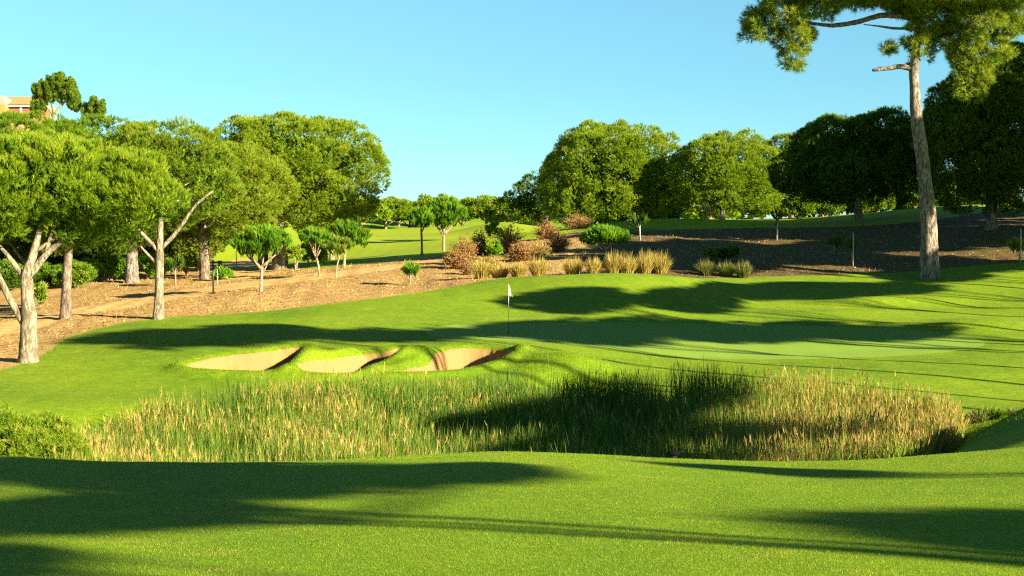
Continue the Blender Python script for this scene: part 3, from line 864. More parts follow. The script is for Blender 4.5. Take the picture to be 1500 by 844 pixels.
tree('dark_pine', 'wide shaded umbrella pine left of the tall pine trunk, only its rim lit', 'pine tree', 1258, 106,
     [(1259, 306, 12), (1256, 290, 11), (1252, 270, 9)], [(1240, 222, 78, 50), (1180, 250, 44, 42), (1295, 215, 66, 48), (1245, 258, 92, 34), (1325, 245, 48, 48), (1210, 270, 50, 22), (1335, 215, 34, 40)], G_SHADED, M_BARKP, G_RIGHT, auto=6, **kwY(106, cover=1.4, inner=.5))
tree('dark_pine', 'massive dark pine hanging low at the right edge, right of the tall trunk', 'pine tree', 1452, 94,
     [(1452, 318, 16), (1452, 290, 15), (1455, 240, 11)], [(1392, 205, 38, 62), (1400, 155, 34, 40), (1452, 150, 72, 62), (1420, 210, 58, 70), (1480, 240, 70, 72), (1500, 125, 62, 55), (1425, 270, 45, 45), (1560, 200, 90, 110), (1485, 110, 40, 38)], G_SHADED, M_BARKR, G_RIGHT, auto=6, **kwY(94, cover=1.5, inner=.6))

# the tall pine
tree('tall_pine', 'tall lone pine with a long bare trunk on the lawn edge, right', 'pine tree', 1362, 75,
     [(1362, 410, 26), (1361, 372, 25), (1361, 330, 23), (1357, 285, 21), (1352, 240, 19), (1347, 200, 19), (1341, 165, 17), (1340, 130, 14), (1338, 100, 14), (1342, 70, 12), (1348, 30, 10), (1352, -20, 7), (1352, -36, 5)],
     [(1118, 30, 30, 30), (1150, 18, 42, 34), (1105, 48, 20, 16), (1165, 55, 32, 26), (1160, 88, 20, 14), (1192, 8, 34, 24), (1378, 18, 55, 34), (1432, 30, 60, 40), (1340, 55, 20, 22), (1345, 82, 18, 12), (1330, 5, 34, 22), (1492, 18, 36, 40), (1400, 55, 40, 22), (1245, -18, 110, 26), (1400, -16, 140, 34), (1428, 118, 24, 28), (1425, 88, 36, 18), (1415, 135, 12, 12), (1298, 70, 10, 8), (1465, 70, 26, 16)],
     G_OLIVE, M_BARKR, 'lone tall pine',
     branches=[[[(1336, 102, 9), (1326, 97, 8), (1312, 98, 7), (1298, 101, 6), (1278, 103, 4)], [(1300, 101, 3), (1292, 96, 2), (1285, 99, 1)]],
               [[(1346, 30, 9), (1325, 24, 8), (1290, 22, 7.5), (1255, 33, 7), (1220, 38, 6), (1185, 34, 4), (1150, 25, 3)], [(1345, 42, 4), (1310, 42, 4), (1285, 38, 2.5), (1265, 36, 1.5)]]],
     auto=0, rc=0.36, per=22, L=0.40, k=15, w=0.022, up=0.35, spread=(0.3, 1.0), tone_c=0.78, cover=0.80, inner=0.0, low=-0.9, fin=.5, tone_s=.22)

# distant pines beyond the far fairway
far_proto = None
FP = [(527, 292, 66, 225, 'dense distant pine at the left end of the far row, beside the largest crown'), (566, 290, 72, 232, 'tallest rounded distant pine in the left part of the far row'),
      (600, 297, 50, 250, 'small distant pine filling the dip of the far row behind a dark-stemmed sapling'), (640, 286, 62, 245, 'rounded distant pine behind the larger fork-stemmed sapling'),
      (678, 292, 52, 240, 'distant pine between the fork-stemmed sapling and the centre of the far row'), (713, 288, 74, 228, 'broad distant pine at the centre of the far row, above the shaded mound'),
      (752, 299, 46, 222, 'low distant pine just right of the broad far one'), (787, 302, 58, 215, 'low flat-topped distant pine at the right end of the far row'), (500, 300, 50, 240, 'distant pine half hidden by the overhanging crown'),
      (585, 294, 54, 262, 'distant pine filling the row behind, between the tallest left ones'), (624, 295, 50, 266, 'distant pine behind, just left of the larger fork-stemmed sapling'), (664, 294, 52, 262, 'distant pine behind, just right of the larger fork-stemmed sapling'), (738, 296, 50, 258, 'distant pine behind, right of the broad central far one'), (770, 300, 48, 250, 'distant pine behind, touching the dark stepped pine')]
for i, (px, top, wpx, Y, lab) in enumerate(FP):
    x = xpx(px, Y); zt = zrow(top, Y); zg = gz(x, Y)
    if far_proto is None:
        far_proto = empty('distant_pine', (0, 0, 0))
        bl = [(np.array([0, 0, 3.1]), np.array([3.2, 3.0, 1.9])), (np.array([-1.8, .3, 2.6]), np.array([2.0, 2.2, 1.4])), (np.array([1.8, -.4, 2.7]), np.array([2.1, 2.2, 1.5]))]
        m = MB()
        for P_, r_ in (([(0, 0, -2.5), (0.1, 0, 0.6), (0, 0, 1.8)], [.22, .2, .14]), ([(0.05, 0, 0.4), (-.8, .1, 1.2), (-1.5, .2, 2.2)], [.14, .11, .06]), ([(0.05, 0, 0.5), (.8, -.1, 1.3), (1.6, -.3, 2.3)], [.14, .11, .06])):
            q_, w_ = resample(P_, r_, .4); m.tube(q_, w_, 7, .05)
        m.build('trunk', M_BARKP, far_proto)
        V, T_, tv, C = make_crown(bl, rc=0.8, per=34, L=0.55, k=7, w=0.11, up=0.7, tone_c=0.66)
        mesh_obj('crown', V, T_, G_PINE, far_proto, tv, False)
        o = far_proto
    else:
        o = far_proto.copy(); COL.objects.link(o)
        for ch in list(far_proto.children):
            c_ = ch.copy(); COL.objects.link(c_); c_.parent = o
    sx = 1.22 * wpx * mpp(Y) / 7.2
    H = zt - zg
    o.location = (x, Y, zg); o.scale = (sx, sx, max(H, 2.5) / 5.0)
    o.rotation_euler = (0, 0, [0.3, 2.1, 4.0, 1.2, 5.3, 3.1, 0.9, 2.8, 4.6][i % 9] + i)
    tag(o, lab, 'pine tree', 'far row of pines')

for i, (px, top, wpx, Y, lab) in enumerate([(960, 262, 120, 160, 'pine in the dim wood behind the biggest round pine, right side'), (1035, 270, 110, 152, 'pine in the dim wood directly behind the pale forking trunk'), (1100, 262, 120, 158, 'pine in the dim wood behind the right half of the forking pine'),
        (1185, 258, 120, 162, 'pine in the dim wood behind the left part of the wide shaded pine'), (1265, 255, 120, 155, 'pine in the dim wood behind the wide shaded pine trunk'), (1345, 258, 110, 158, 'pine in the dim wood behind the tall bare trunk'),
        (860, 268, 110, 165, 'pine in the dim wood behind the biggest round pine, left side'), (1420, 250, 120, 150, 'pine in the dim wood behind the massive right-edge pine')]):
    x = xpx(px, Y); zt = zrow(top, Y); zg = gz(x, Y)
    o = far_proto.copy(); COL.objects.link(o)
    for ch in list(far_proto.children):
        c_ = ch.copy(); COL.objects.link(c_); c_.parent = o
    sx = wpx * mpp(Y) / 7.2
    o.location = (x, Y, zg - 1.2); o.scale = (sx, sx, (zt - zg + 1.2) / 5.0); o.rotation_euler = (0, 0, i * 1.7)
    tag(o, lab, 'pine tree', 'pines in the wood behind')

# ------------------------------------------------------------------ saplings
def sapling(label, px, Y, row0, trunk, blobs, mat=G_YOUNG, cat='sapling', bark=M_TWIG, group='young pines', **kw):
    s = mpp(Y)
    base = ground(px, Y)
    off = base[2] - zrow(row0, Y)              # keep the drawn outline standing on the real ground
    drow = -off / s
    tr = [[(a, r + drow, w) for a, r, w in t] for t in trunk]
    bl = [(b[0], b[1] + drow) + tuple(b[2:]) for b in blobs]
    d = dict(rc=0.16 + 0.0008 * Y, per=6, L=0.26 + 0.0015 * Y, k=30, w=0.008 + 0.00022 * Y, up=1.9, spread=(0.12, 0.42), cover=1.15, tone_c=0.5, tone_s=0.2, inner=0.12, low=-0.5, shrink=0.6)
    d.update(kw)
    return tree('young_pine', label, cat, px, Y, tr[0], bl, mat, bark, group, limbs=tr[1:], auto=4, **d)
sapling('largest young pine in front, candle-like shoots, on the mulch beside the sandy path', 385, 72, 426,
        [[(382, 426, 5), (383, 405, 4.5), (384, 388, 4)], [(383, 392, 3.5), (374, 383, 3), (366, 375, 2)], [(384, 390, 3.5), (394, 380, 3), (404, 372, 2)]],
        [(385, 356, 30, 16), (360, 360, 20, 13), (410, 356, 20, 14), (385, 345, 26, 12), (375, 368, 16, 8)])
sapling('young pine with a bent thin stem and dark flat head, left of the clustered pair', 466, 82, 402,
        [[(468, 400, 3), (467, 385, 3), (462, 370, 3), (456, 360, 2)], [(464, 373, 2.5), (470, 362, 2)]], [(455, 345, 16, 10), (474, 350, 16, 11), (463, 342, 14, 8)])
sapling('small brownish young pine in front of the clustered pair, slanting stem', 495, 80, 408,
        [[(491, 407, 3), (493, 390, 2.5), (498, 374, 2)]], [(498, 364, 17, 11), (490, 360, 10, 7)], G_OLIVE)
sapling('tall-headed young pine, the higher of the clustered pair at the fairway edge', 508, 90, 391,
        [[(504, 390, 4), (505, 372, 3.5), (508, 358, 3)], [(506, 362, 3), (516, 352, 2.5)]], [(510, 340, 22, 13), (520, 345, 20, 12), (498, 338, 14, 10), (525, 358, 12, 9)])
sapling('dark-stemmed young pine standing alone against the bright fairway', 618, 100, 380,
        [[(618, 379, 3.5), (618, 360, 3.2), (617, 342, 3)]], [(617, 328, 17, 11), (606, 330, 10, 9), (628, 332, 10, 8), (618, 318, 11, 8)], rc=0.25)
sapling('fork-stemmed young pine with the widest dark head, right of the dark-stemmed one', 650, 103, 368,
        [[(650, 367, 4), (650, 350, 4), (650, 342, 3.5)], [(650, 346, 3.5), (640, 332, 3), (632, 318, 2)], [(650, 346, 3), (660, 334, 2.5), (668, 320, 2)]],
        [(655, 312, 24, 14), (640, 308, 16, 12), (668, 315, 16, 13), (653, 300, 16, 9), (654, 326, 14, 8)], rc=0.27)
sapling('tiny ball-headed young pine alone on the open mulch', 602, 74, 418, [[(601, 418, 2), (601, 408, 2), (602, 400, 1.5)]], [(602, 398, 9, 7), (598, 399, 6, 5), (607, 398, 6, 6)], rc=0.13)
sapling('bright young umbrella pine glowing in front of the shaded hill, above the straw grasses', 885, 84, 372,
        [[(888, 372, 4), (889, 362, 3.5), (888, 355, 3)], [(888, 358, 3), (880, 352, 2.5), (872, 348, 2)], [(889, 357, 3), (898, 351, 2.5), (905, 346, 2)]],
        [(886, 341, 30, 9), (866, 343, 17, 9), (906, 342, 17, 9), (888, 335, 22, 8)])
sapling('dark round sapling on the shaded hill, right of the bright umbrella pine', 937, 94, 353, [[(938, 352, 2), (937, 338, 2), (936, 330, 1.5)]], [(936, 326, 12, 8), (930, 328, 8, 5)], G_SHADED)
sapling('staked sapling with a small head under the forking pine', 1139, 96, 350, [[(1138, 350, 2), (1138, 335, 2), (1140, 326, 1.5)]], [(1140, 322, 8, 7), (1138, 314, 5, 5)], G_SHADED)
sapling('faint low sapling on the hill between two staked ones', 1222, 88, 368, [[(1222, 368, 2), (1222, 360, 1.5)]], [(1222, 354, 10, 7)], G_SHADED)
sapling('staked sapling with a pale tall stake, left of the tall pine trunk', 1248, 80, 393, [[(1249, 393, 2), (1248, 375, 1.5), (1248, 350, 1)]], [(1248, 361, 8, 5), (1246, 366, 5, 4)], G_SHADED)
sapling('staked sapling at the right edge with a pale stake through its head', 1490, 80, 392, [[(1494, 392, 2), (1493, 380, 1.5), (1493, 370, 1)]], [(1491, 370, 12, 7), (1482, 367, 7, 5)], G_SHRUB)
sapling('dark young pine on a thin stem among the shrubs, right of the slim Y-shaped pine', 257, 82, 415, [[(257, 415, 2.5), (257, 400, 2), (257, 390, 2)]], [(258, 386, 13, 8), (250, 384, 8, 6), (266, 385, 9, 6)], G_SHADED)

def stake(px, Y, row0, rowt, wpx, mat, label, name='wooden_stake', cat='stake'):
    s = mpp(Y); x = xpx(px, Y); z = gz(x, Y)
    m = MB(); h = (row0 - rowt) * s; w = wpx * s / 2
    m.tube([(0, 0, -0.2), (0.01, 0, h * .5), (0.0, 0.01, h)], [w, w, w * .85], 6)
    o = m.build(name, mat); o.location = (x, Y, z)
    tag(o, label, cat, 'stakes'); return o
stake(1249.5, 79.7, 393, 343, 1.6, M_GSTAKE, 'tall grey stake beside the staked sapling left of the tall pine')
stake(1138.5, 95.7, 350, 322, 1.3, M_GSTAKE, 'grey stake beside the small-headed sapling under the forking pine')
stake(1495, 79.7, 392, 343, 1.6, M_GSTAKE, 'grey stake at the right edge beside a bushy sapling')
stake(937.5, 93.7, 353, 330, 1.0, M_GSTAKE, 'thin stake by the dark round sapling on the hill')
stake(1215, 112, 322, 288, 1.8, M_STAKE, 'pale post lit in front of the shrubs beneath the dark pine')
stake(346, 100, 392, 368, 1.3, M_GSTAKE, 'thin stake on the orange clearing left of the thick trunks')
stake(318, 80, 418, 395, 1.5, M_STAKE, 'short pale stake beside the black post')

# ------------------------------------------------------------------ shrubs
def shrub(label, px, Y, blobs, mat=G_SHRUB, group='green shrubs', name='shrub', stems=6, **kw):
    base = ground(px, Y)
    root = empty(name, base)
    tag(root, label, 'shrub', group)
    s = mpp(Y)
    B = []
    for bx, h, rx, rh in blobs:      # dx px, height px above ground of centre, radii px
        B.append((np.array([bx * s, rng.normal(0, 0.15 * rx * s), h * s]), np.array([rx * s, rx * s * 0.85, rh * s])))
    m = MB()
    for _ in range(stems):
        c, r = random.choice(B)
        e = c + rdirs(1)[0] * r * .4
        q_, w_ = resample([(rng.normal(0, .05), rng.normal(0, .05), -.1), (e[0] * .4, e[1] * .4, e[2] * .55), e], [.03 + .0002 * Y, .022, .012], .15)
        m.tube(q_, w_, 5, .1)
    m.build('stem', M_TWIG, root)
    d = dict(rc=0.16 + 0.0011 * Y, per=16, L=0.16 + 0.0012 * Y, k=9, w=0.02 + 0.00038 * Y, up=0.7, spread=(0.3, 1.0), cover=1.25, tone_c=0.5, inner=0.3)
    d.update(kw)
    V, T_, tv, C = make_crown(B, **d)
    mesh_obj('foliage', V, T_, mat, root, tv, False)
    return root
shrub('long bright shrub mass just right of the straight bare trunk', 160, 88, [(0, 24, 20, 17), (-22, 18, 20, 14), (20, 22, 18, 15)], G_YOUNG)
shrub('dark green shrub behind the fork of the pale pine', 55, 86, [(0, 18, 22, 16), (-26, 15, 24, 14), (25, 16, 20, 14)], G_SHRUB, tone_c=0.3)
shrub('rounded yellow-green shrub peeping right of the pale forked trunk', 57, 74, [(0, 24, 9, 9), (3, 15, 7, 8)], G_SHRUB, tone_c=0.7)
shrub('leafy shrub left of the straight bare trunk', 112, 84, [(0, 20, 22, 17), (-18, 14, 16, 12)], G_SHRUB)
shrub('bright shrub between the dark trunk and the slim Y-shaped pine', 216, 88, [(0, 24, 16, 13), (12, 18, 16, 14)], G_YOUNG, tone_c=0.6)
shrub('yellow-green shrub left of the thick grey-brown trunk', 275, 90, [(0, 30, 20, 16), (-16, 22, 14, 12), (15, 26, 14, 14)], G_SHRUB, tone_c=0.65)
shrub('low spreading shrub at the foot of the thick grey-brown trunk', 324, 84, [(0, 8, 13, 7), (8, 6, 8, 5)], G_YOUNG)
shrub('dark shrub mass at the left edge behind the pale forked pine', 5, 84, [(0, 22, 26, 20), (-30, 22, 28, 20)], G_SHADED)
shrub('small shrub in the shade behind the dark trunk', 245, 96, [(0, 26, 22, 18), (30, 28, 22, 16)], G_SHADED)
shrub('round pale-stemmed shrub at the near edge of the far fairway', 432, 90, [(0, 24, 12, 9), (8, 22, 8, 7)], G_SHRUB, tone_c=0.66)
shrub('bright yellow-green shrub right of the pale-stemmed one at the fairway edge', 452, 94, [(0, 22, 14, 14), (14, 18, 12, 12)], G_YOUNG, tone_c=0.75)
shrub('bright small green shrub among the reddish dry bushes', 722, 88, [(0, 18, 9, 9), (4, 12, 10, 8)], G_YOUNG, tone_c=0.7)
shrub('green shrub on top of the reddish bushes near the fairway', 722, 96, [(0, 32, 9, 8), (4, 24, 9, 9)], G_YOUNG, tone_c=0.65)
shrub('low dark shrub above the olive grass clumps on the shaded hill', 1068, 82, [(0, 12, 14, 9), (-12, 9, 8, 7)], G_SHADED)
shrub('small shrub behind the leftmost olive grass clump', 1040, 81, [(0, 13, 7, 8)], G_SHRUB, tone_c=0.3)
for i, (px, Y, h, rx, tc, lab) in enumerate([(1170, 120, 20, 22, .6, 'sunlit shrub at the left end of the strip beneath the dark pine'), (1208, 121, 22, 22, .55, 'sunlit shrub behind the pale lit post'),
        (1240, 123, 24, 16, .5, 'narrow sunlit shrub left of the dark pine trunk'), (1285, 121, 24, 20, .6, 'sunlit shrub right of the dark pine trunk'), (1312, 123, 30, 20, .65, 'tall sunlit shrub midway between the dark pine trunk and the tall pine'), (1340, 121, 26, 20, .55, 'sunlit shrub just left of the tall bare trunk'),
        (1380, 122, 26, 16, .6, 'sunlit shrub just right of the tall bare trunk')]):
    shrub(lab, px, Y, [(0, h, rx, h * .8), (rx * .5, h * .7, rx * .7, h * .6), (-rx * .6, h * .6, rx * .6, h * .5)], G_SHRUB, tone_c=tc)
# leafy bank shrub at the left end of the reeds
shrub('broad leafy green shrub on the bank at the left end of the reeds', 20, 28, [(5, 34, 75, 42), (-60, 48, 70, 52), (62, 22, 44, 34), (40, 46, 45, 32)], G_SHRUB, name='bank_shrub', stems=10, rc=0.14, per=18, L=0.13, k=12, w=0.011, tone_c=0.66, up=1.1, cover=1.5)

# dry reddish bushes
def dry_bush(label, px, Y, w, h, mat=G_DRY, n=95, leaf=1.0):
    base = ground(px, Y); s = mpp(Y)
    root = empty('dry_bush', base)
    tag(root, label, 'dry bush', 'dry bushes')
    m = MB(); LP = []; LD = []
    for _ in range(n):
        a = random.random() * 6.28; sp = random.random() ** .6
        e = np.array([math.cos(a) * w * s * .5 * sp, math.sin(a) * w * s * .45 * sp, h * s * (0.2 + .85 * random.random()) * (1.1 - .45 * sp)])
        q_, w_ = resample([(rng.normal(0, .06), rng.normal(0, .06), -.05), e * [.45, .45, .6], e], [.014, .011, .006], .12)
        m.tube(q_, w_ * (1 + Y / 120), 4, .1)
        for f in np.linspace(.25, 1, 9):
            p = q_[int(f * (len(q_) - 1))]
            for _ in range(2):
                LP.append(p + rng.normal(0, .11, 3)); LD.append(unit(e) + rng.normal(0, .6, 3))
    m.build('twigs', M_TWIG, root)
    V, T_, tv = shoots(np.array(LP), np.array(LD), np.full(len(LP), .19 * leaf), 5, .034, rng.normal(.5, .22, len(LP)), (.3, 1.1))
    mesh_obj('dead_leaves', V, T_, mat, root, tv, False)
dry_bush('tall pale-topped dry bush at the left of the reddish patch', 680, 86, 44, 44)
dry_bush('orange-brown dry bush spilling low in front of the pale-topped one', 668, 83, 48, 26)
dry_bush('dense rust dry bush right of the small bright green shrub', 745, 92, 46, 40)
dry_bush('sparse rusty dry bush lower right in the reddish patch', 765, 86, 44, 30)
dry_bush('leafless dark dry bush behind the leftmost straw grass clump', 684, 79, 26, 26, n=40, leaf=.5)
dry_bush('wide brown dry bush at the foot of the dark stepped pine', 800, 104, 44, 24)
dry_bush('bare dark brown dry bush just left of the bright umbrella pine', 818, 90, 38, 32, leaf=.6)
dry_bush('dry bush on the hill crest below the biggest round pine', 845, 111, 56, 20)
dry_bush('low tawny dry bush between the reddish patch and the hill shade', 790, 88, 40, 18, G_STRAW)
dry_bush('small grey-brown dry bush left of the rust one', 705, 93, 30, 34)
dry_bush('low bleached dry bush in the middle of the reddish patch', 715, 82, 44, 14, G_STRAW)

# straw fountain grasses
def tuft_mesh(name, w, h, n, mat, wd=.016):
    V = []; Q = []; tn = []
    for b in range(n):
        a = rng.random() * 6.28; lean = rng.random() ** .6
        L = h * (.62 + .5 * rng.random()) * (1.05 - .3 * lean)
        rad_ = rng.random() ** .5
        p0 = np.array([math.cos(a), math.sin(a), 0]) * w * .26 * rad_
        a += rng.normal(0, .35)
        out = np.array([math.cos(a), math.sin(a), 0]) * w * .42 * lean
        sa_ = rng.random() * 6.28
        side = np.array([math.cos(sa_), math.sin(sa_), 0]) * wd
        base = len(V)
        for t, k in ((0, 1), (.4, .9), (.75, .6), (1, .1)):
            p = p0 + out * (t ** 1.5) + np.array([0, 0, L * (t - .22 * lean * t * t)])
            V.append(p - side * k * .5); V.append(p + side * k * .5)
        tt = rng.normal(.5, .22); tn.extend([tt * .8, tt * .8, tt * .9, tt * .9] + [tt] * 4)
        for k in range(3): Q.append((base + 2 * k, base + 2 * k + 1, base + 2 * k + 3, base + 2 * k + 2))
    return np.array(V), np.array(Q), np.array(tn)
def tuft(label, px, row, w, h, mat, group, Y=None, n=650):
    if Y is None: Y = 74.6
    base = ground(px + rng.normal(0, 2.5), Y + rng.normal(0, .35)); s = mpp(Y)
    w *= rng.uniform(.8, 1.25); h *= rng.uniform(.75, 1.05)
    V, Q, tn = tuft_mesh('g', w * s * 1.02, h * s, n, mat, .024)
    o = mesh_obj('fountain_grass', V, Q, mat, None, tn, False)
    o.location = base - np.array([0, 0, .05])
    tag(o, label, 'grass clump', group)
GS = 'straw fountain grasses along the mound'
for px, w, h, Y, lab in [(702, 34, 28, 73.6, 'leftmost straw-yellow fountain grass clump, left of the flag'), (734, 28, 24, 73.9, 'straw fountain grass clump right above the flag'), (760, 34, 28, 74.2, 'fuller straw grass clump, left of a touching pair'), (784, 32, 28, 74.4, 'straw grass clump, right of a touching pair'),
        (842, 28, 28, 75.6, 'straw grass clump at the left end of the row below the bright umbrella pine'), (867, 26, 28, 75.8, 'narrow straw grass clump left of the bright pine stem'), (893, 32, 34, 76, 'tallest straw grass clump directly below the bright pine stem'), (920, 32, 32, 76.2, 'straw grass clump with a green base right of the pine stem'), (946, 32, 32, 76.4, 'bushy straw grass clump second from the shaded end of the row'), (970, 30, 30, 76.6, 'straw grass clump at the shaded right end of the row')]:
    tuft(lab, px, 0, w, h + 6, G_STRAW, GS, Y)
GO = 'olive grass clumps in the shade'
for px, w, h, Y, lab in [(1035, 32, 30, 76.5, 'leftmost olive grass clump in the hill shade'), (1060, 30, 26, 76.7, 'middle olive grass clump in the hill shade'), (1087, 26, 24, 76.4, 'rightmost olive grass clump in the hill shade')]:
    tuft(lab, px, 0, w, h + 4, G_OGRASS, GO, Y)
tuft('pale green grass tuft on the gully bank at the right end of the reeds', 1458, 0, 40, 24, G_SHRUB, 'bank grass tufts', 37.5, 260)
tuft('green grass tuft in the dark gully mouth beside the last reeds', 1440, 0, 40, 26, G_OGRASS, 'bank grass tufts', 37.0, 220)
tuft('short olive tuft where the gully narrows', 1482, 0, 36, 16, G_OGRASS, 'bank grass tufts', 38.0, 200)

# ------------------------------------------------------------------ reeds
def in_poly(P, x, y): return sdist(P, x, y)
n_try = 140000
bx = rng.uniform(POND[:, 0].min(), POND[:, 0].max(), n_try); by = rng.uniform(26.5, POND[:, 1].max(), n_try)
sd = in_poly(POND, bx, by)
ppx = bx / by * F + 750
den = np.clip((wob(bx, by, 2.4, 1) + 0.80) * 1.1, 0.10, 1)
hole = np.exp(-(((bx + 6.7) / 1.1) ** 2 + ((by - 30.3) / 1.3) ** 2))
keep = (sd > 0.05) & (rng.random(n_try) < den * (1 - 0.95 * hole))
bx, by, sd, ppx = bx[keep], by[keep], sd[keep], ppx[keep]
bzg = full_z(bx, by)
hh = np.interp(ppx, [60, 150, 300, 500, 700, 850, 1000, 1150, 1280, 1370, 1420], [1.3, 1.6, 1.95, 1.95, 1.85, 2.0, 2.05, 2.0, 1.75, 1.4, 1.0])
hh = 0.86 * hh * (0.74 + 0.36 * rng.random(len(bx))) * (0.92 + 0.12 * wob(bx, by, 2.6, 2))
tall = rng.random(len(bx)) < 0.04
hh = np.where(tall, hh * 1.13, hh)
straw = np.interp(ppx, [60, 200, 320, 480, 620, 800, 1000, 1150, 1400], [.50, .42, .28, .40, .28, .16, .26, .52, .60]) + 0.24 * wob(bx, by, 2.0, 0) + rng.normal(0, .17, len(bx))
nb = len(bx)
ang = rng.random(nb) * 6.28
lean = np.abs(rng.normal(0, .2, nb)); snapped = rng.random(nb) < .04; lean = np.where(snapped, .8, lean)
ld = np.stack([np.cos(ang), np.sin(ang), np.zeros(nb)], -1)
sa = rng.random(nb) * 6.28
sw = np.stack([np.cos(sa), np.sin(sa), np.zeros(nb)], -1) * (0.5 * rng.uniform(.009, .019, nb))[:, None]
RV = np.zeros((nb, 10, 3)); RT = np.zeros((nb, 10))
b0 = np.stack([bx, by, bzg - .1], -1)
for q_, (t, wv_) in enumerate(((0, 1.0), (.3, 1.0), (.6, .85), (.85, .6), (1.0, .08))):
    p = b0 + ld * (hh * lean * t * t)[:, None] + np.array([0, 0, 1.0]) * (hh * (t - .3 * lean * t * t))[:, None]
    RV[:, 2 * q_] = p - sw * wv_; RV[:, 2 * q_ + 1] = p + sw * wv_
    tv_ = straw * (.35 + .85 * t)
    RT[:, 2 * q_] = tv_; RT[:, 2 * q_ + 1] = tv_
idx = np.arange(nb)[:, None] * 10
RQ = np.concatenate([np.stack([idx[:, 0] + 2 * q_, idx[:, 0] + 2 * q_ + 1, idx[:, 0] + 2 * q_ + 3, idx[:, 0] + 2 * q_ + 2], -1) for q_ in range(4)])
# brown seed plumes on some stems
pl = np.where(rng.random(nb) < 0.12 * (straw > .45))[0]
tipP = b0[pl] + ld[pl] * (hh[pl] * lean[pl])[:, None] + np.array([0, 0, 1.0]) * (hh[pl] * (1 - .3 * lean[pl]))[:, None]
PV, PT, Pt = shoots(tipP - [0, 0, .16], ld[pl] * .25 + np.array([0, 0, 1.0]), np.full(len(pl), .26), 5, .022, rng.uniform(.75, 1.0, len(pl)), (.05, .4), base=.5)
RVf = np.vstack([RV.reshape(-1, 3), PV])
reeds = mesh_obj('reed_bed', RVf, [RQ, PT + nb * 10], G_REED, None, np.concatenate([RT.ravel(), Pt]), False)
tag(reeds, 'dense bed of green and straw reeds filling the hollow', 'reeds', kind='stuff')
stake(1229, 30.2, 684, 654, 2.2, M_STAKE, 'pale wooden stake standing in front of the reeds')

# a little dark water bird at the front edge of the reeds
def bird():
    Y = 21.0
    base = at(990, 673, Y)
    x = base[0]; z = gz(x, Y)
    # walk it up the near bank until it is just above the crest line
    Ys = np.arange(17.0, 26.0, .05); zg = full_z((990 - 750) / F * Ys, Ys)
    Y = 17.35; x = (990 - 750) / F * Y; z = gz(x, Y)
    root = empty('bird', (x, Y, z))
    tag(root, 'small black bird walking along the crest in front of the reeds', 'bird')
    m = MB()
    m.tube([(-.10, 0, .075), (-.075, 0, .085), (-.035, 0, .083), (.015, 0, .080), (.045, 0, .086), (.062, 0, .102), (.078, 0, .110), (.094, 0, .108)],
           [.004, .020, .034, .036, .026, .015, .015, .006], 10)
    m.build('body', M_PLUME, root)
    m = MB(); m.tube([(.092, 0, .108), (.102, 0, .105), (.112, 0, .102)], [.006, .004, .001], 6); m.build('beak', M_BEAK, root)
    for yy in (-.014, .014):
        m = MB(); m.tube([(.0 + yy, yy, .055), (.004 + yy, yy, .03), (.0 + yy, yy, .003), (.022 + yy, yy, .002)], [.005, .0035, .003, .002], 5); m.build('leg', M_BEAK, root)
bird()

# ------------------------------------------------------------------ flag
def flag():
    h = hit(745, 489, 45)
    base = np.array([h[0], h[1], gz(h[0], h[1])])
    s = mpp(h[1])
    root = empty('flagstick', base)
    tag(root, 'thin golf flagstick with a white flag on the putting green', 'flag')
    H = (489 - 417) * s
    m = MB(); m.tube([(0, 0, -.1), (0, 0, H * .25)], [.011, .011], 8); m.build('lower_pole', M_BLACK, root)
    m = MB(); m.tube([(0, 0, H * .25), (0, 0, H * .62), (0, 0, H)], [.012, .011, .008], 8); m.tube([(0, 0, H), (0, 0, H + .02)], [.014, .01], 8); m.build('pole', M_POLEW, root)
    # drooping cloth
    U, Wn = 9, 9
    V = []
    for i in range(Wn):
        for j in range(U):
            u = j / (U - 1); v = i / (Wn - 1)
            x = .012 + u * .13 * (.35 + .75 * v) + .012 * math.sin(6 * v + 3 * u)
            y = .035 * math.sin(9 * u + 2 * v) * (.3 + u)
            z = H - .02 - v * .42 - u * .16 * (1 - .55 * v) * 1.0
            V.append((x, y, z))
    Q = [(i * U + j, i * U + j + 1, (i + 1) * U + j + 1, (i + 1) * U + j) for i in range(Wn - 1) for j in range(U - 1)]
    c = mesh_obj('flag_cloth', V, np.array(Q), M_WHITE, root)
    sm = c.modifiers.new('thickness', 'SOLIDIFY'); sm.thickness = .004
    m = MB(); m.tube([(-.03, 0, H - .47), (.03, 0, H - .47)], [.02, .02], 6); m.build('marker_ball', plain('red_marker', (.35, .05, .04)), root)
flag()

# black post with arm by the path
def post():
    Y = 73.0; b = ground(312, Y); s = mpp(Y)
    root = empty('arm_post', b)
    tag(root, 'thin black post with a short side arm beside the sandy path', 'post')
    H = 50 * s
    m = MB(); m.tube([(0, 0, -.2), (0, 0, H)], [.045, .04], 8); m.build('pole', M_BLACK, root)
    m = MB(); m.box((-.12, -.03, H - .16), (.36, .03, H - .09)); m.build('arm', M_BLACK, root, False)
    m = MB(); m.box((.27, -.09, H - .26), (.45, .09, H - .05)); m.build('arm_box', M_BLACK, root, False)  # small black box at the end of the arm
    m = MB(); m.box((-.12, -.12, 0), (.12, .12, .06)); m.build('foot', M_BLACK, root, False)
post()

